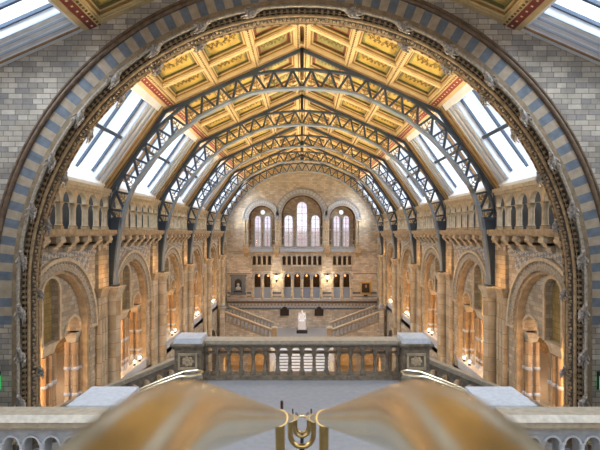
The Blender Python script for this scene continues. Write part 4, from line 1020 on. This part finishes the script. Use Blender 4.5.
    for q in range(n+1): mb.lathe([(.04, FZ+.2), (.035, FZ+.6), (.05, RT-.5)], s*(a+q*d), 8.16, 8)
    T.part(mb, 'arch_rims', 'slab')
    mb = MB(); mb.box(*sorted((s*a, s*b)), 8.12, 8.46, RT-.26, RT-.20); mb.box(*sorted((s*a, s*b)), 8.06, 8.50, RT-.20, RT-.10); T.part(mb, 'cornice', 'rail_top')
    mb = MB(); mb.hexa([F(s*a, RT-.10, 8.03), F(s*b, RT-.10, 8.03), F(s*b, RT-.10, 8.52), F(s*a, RT-.10, 8.52)], [F(s*a, RT, 8.12), F(s*b, RT, 8.12), F(s*b, RT, 8.5), F(s*a, RT, 8.5)]); T.part(mb, 'handrail', 'rail_top')
    mb = MB(); mb.box(*sorted((s*3.2, s*11.2)), 8.3, 8.5, GROUND, FZ-.3); struct(mb, 'wall_landing_'+sd, 'arch_stone')
    # brass side rail for the outward flight
    T = Thing('brass_side_rail', 'thin looped brass handrail end beside the %s landing pier' % sd, 'handrail', (s*2.6, 11.5, FZ), 'thin brass side rails')
    g = MB(); p = [(s*2.45, 11.35, -3.42), (s*2.42, 11.5, -3.40), (s*2.55, 11.62, -3.40), (s*2.9, 11.62, -3.44), (s*3.4, 11.60, -3.62), (s*5.0, 11.6, -4.28), (s*8.0, 11.6, -5.5)]
    g.tube(p, .032, 10); g.tube([(s*2.45, 11.35, -3.42), (s*2.6, 11.28, -3.43), (s*2.95, 11.28, -3.46), (s*3.4, 11.28, -3.63), (s*5, 11.28, -4.28), (s*8, 11.28, -5.5)], .032, 10); T.part(g, 'rail', 'brass', 60)
    for xx, zz in ((2.9, FZ-.15), (5.4, -4.3-.15*7), (7.8, -4.3-.15*14)):
        g = MB(); zt = -3.44 if xx < 3 else -3.62-(xx-3.4)*.41
        g.tube([(s*xx, 11.45, zz), (s*xx, 11.45, zt-.05)], .022, 8); g.tube([(s*xx, 11.28, zt), (s*xx, 11.45, zt-.06), (s*xx, 11.6, zt)], .018, 8); T.part(g, 'support_post', 'darkmetal')
# staircase up to the viewer
mb = MB(); n = 21
for i in range(n):
    y0 = .35+i*(8.05/n); zt = -1.05-(FZ+1.05)*-(i+1)/(n+1) if False else -1.05+(FZ+1.05)*(i+1)/(n+1)
    mb.box(-3.2, 3.2, y0, y0+8.05/n, zt-.35, zt)
solo(mb, 'upper_steps', 'landing', 'upper flight of steps under the twin brass rails, down to the landing', 'stairs', (0, 4.4, FZ))
mb = MB(); mb.box(-11.2, 11.2, -8, .35, -1.4, -1.05); struct(mb, 'floor_upper', 'landing')

# twin brass handrail seen from just above
T = Thing('twin_brass_handrail', 'large twin polished brass handrail sweeping down the stair in the foreground', 'handrail', (0, 3, -2.6))
HS, HR = .075, .0245; SL = .393
def railz(y): return -SL*y
for s in (-1, 1):
    g = MB(); pts = [(s*HS, -.8, -.098), (s*HS, -.2, -.098), (s*HS, .05, -.098)]
    yb, fil = .25, .09
    for q in range(13):
        t = q/12; y = (yb-fil)+t*2*fil
        p0, p1, p2 = Vector((yb-fil, -.098)), Vector((yb, -.098)), Vector((yb+fil, railz(yb+fil)))
        v = p0*(1-t)**2+p1*2*t*(1-t)+p2*t*t; pts.append((s*HS, v.x, v.y))
    for y in (.5, .8, 1.2, 1.7, 2.4, 3.2, 4.2, 5.2, 6.35): pts.append((s*HS, y, railz(y)))
    g.tube(pts, HR, 40); T.part(g, 'rail', 'brass', 60)
g = MB(); ye = 6.35; ze = railz(ye)
g.tube([(-HS, ye, ze)]+[(-HS*math.cos(PI*q/10), ye+.12*math.sin(PI*q/10), ze-.02*math.sin(PI*q/10)) for q in range(1, 10)]+[(HS, ye, ze)], HR, 12); T.part(g, 'end_loop', 'brass', 60)
for y in (1.62, 3.05, 4.7, 6.0):
    z = railz(y); g = MB()
    pts = [(-HS, y, z-.01), (-HS, y, z-.10)]+[(-HS*math.cos(PI*q/12), y, z-.11-HS*math.sin(PI*q/12)) for q in range(1, 12)]+[(HS, y, z-.10), (HS, y, z-.01)]
    g.tube(pts, .0165, 14)
    for s in (-1, 1): g.tube([(s*HS, y-.02, railz(y-.02)), (s*HS, y+.02, railz(y+.02))], HR*1.14, 24)
    br_ = T.part(g, 'bracket', 'oldbrass', 60)
    g = MB(); zf_ = -1.05+(FZ+1.05)*(int((y-.35)/(8.05/21))+1)/22
    g.lathe([(.05, zf_), (.05, zf_+.02), (.017, zf_+.04), (.017, z-.12-HS)], 0, y, 12); T.part(g, 'support_post', 'darkmetal', 40)
    for s in ((-1,) if y < 2 else (-1, 1)):
        g = MB(); xx = s*HS*(.93 if y < 2 else .8); g.lathe([(.005, z+.015), (.005, z+.052), (.003, z+.056)], xx, y+.01, 8); T.part(g, 'pin', 'redpin', parent=br_)

# exit signs
for s in (-1, 1):
    x0 = s*8.80 if s > 0 else -9.68; x0 = 8.82 if s > 0 else -9.62
    T = Thing('exit_sign', 'green lit exit sign under a dark hood, wall %s of the great arch' % SN[s], 'sign', (x0+.3, YF0-.06, -4.75), 'exit signs')
    g = MB(); g.box(x0, x0+.62, YF0-.16, YF0-.06, -4.28, -4.16); g.box(x0, x0+.03, YF0-.12, YF0-.06, -4.7, -4.2); T.part(g, 'hood', 'darkmetal')
    g = MB(); g.box(x0+.03, x0+.62, YF0-.11, YF0-.07, -4.70, -4.28); sf_ = T.part(g, 'sign_face', 'green')
    g = MB(); yy = YF0-.115
    def fl(pts): g.face([(x0+.03+a, yy, -4.70+b) for a, b in pts])
    fl([(.08, .2), (.2, .2), (.2, .14), (.27, .22), (.2, .30), (.2, .24), (.08, .24)])
    fl([(.36, .16), (.42, .16), (.43, .28), (.37, .28)]); fl([(.38, .30), (.43, .30), (.43, .35), (.38, .35)]); fl([(.42, .17), (.46, .06), (.49, .07), (.44, .2)]); fl([(.36, .17), (.30, .08), (.33, .06), (.40, .17)]); fl([(.43, .27), (.50, .20), (.51, .22), (.44, .29)])
    T.part(g, 'pictogram', 'signwhite', parent=sf_)
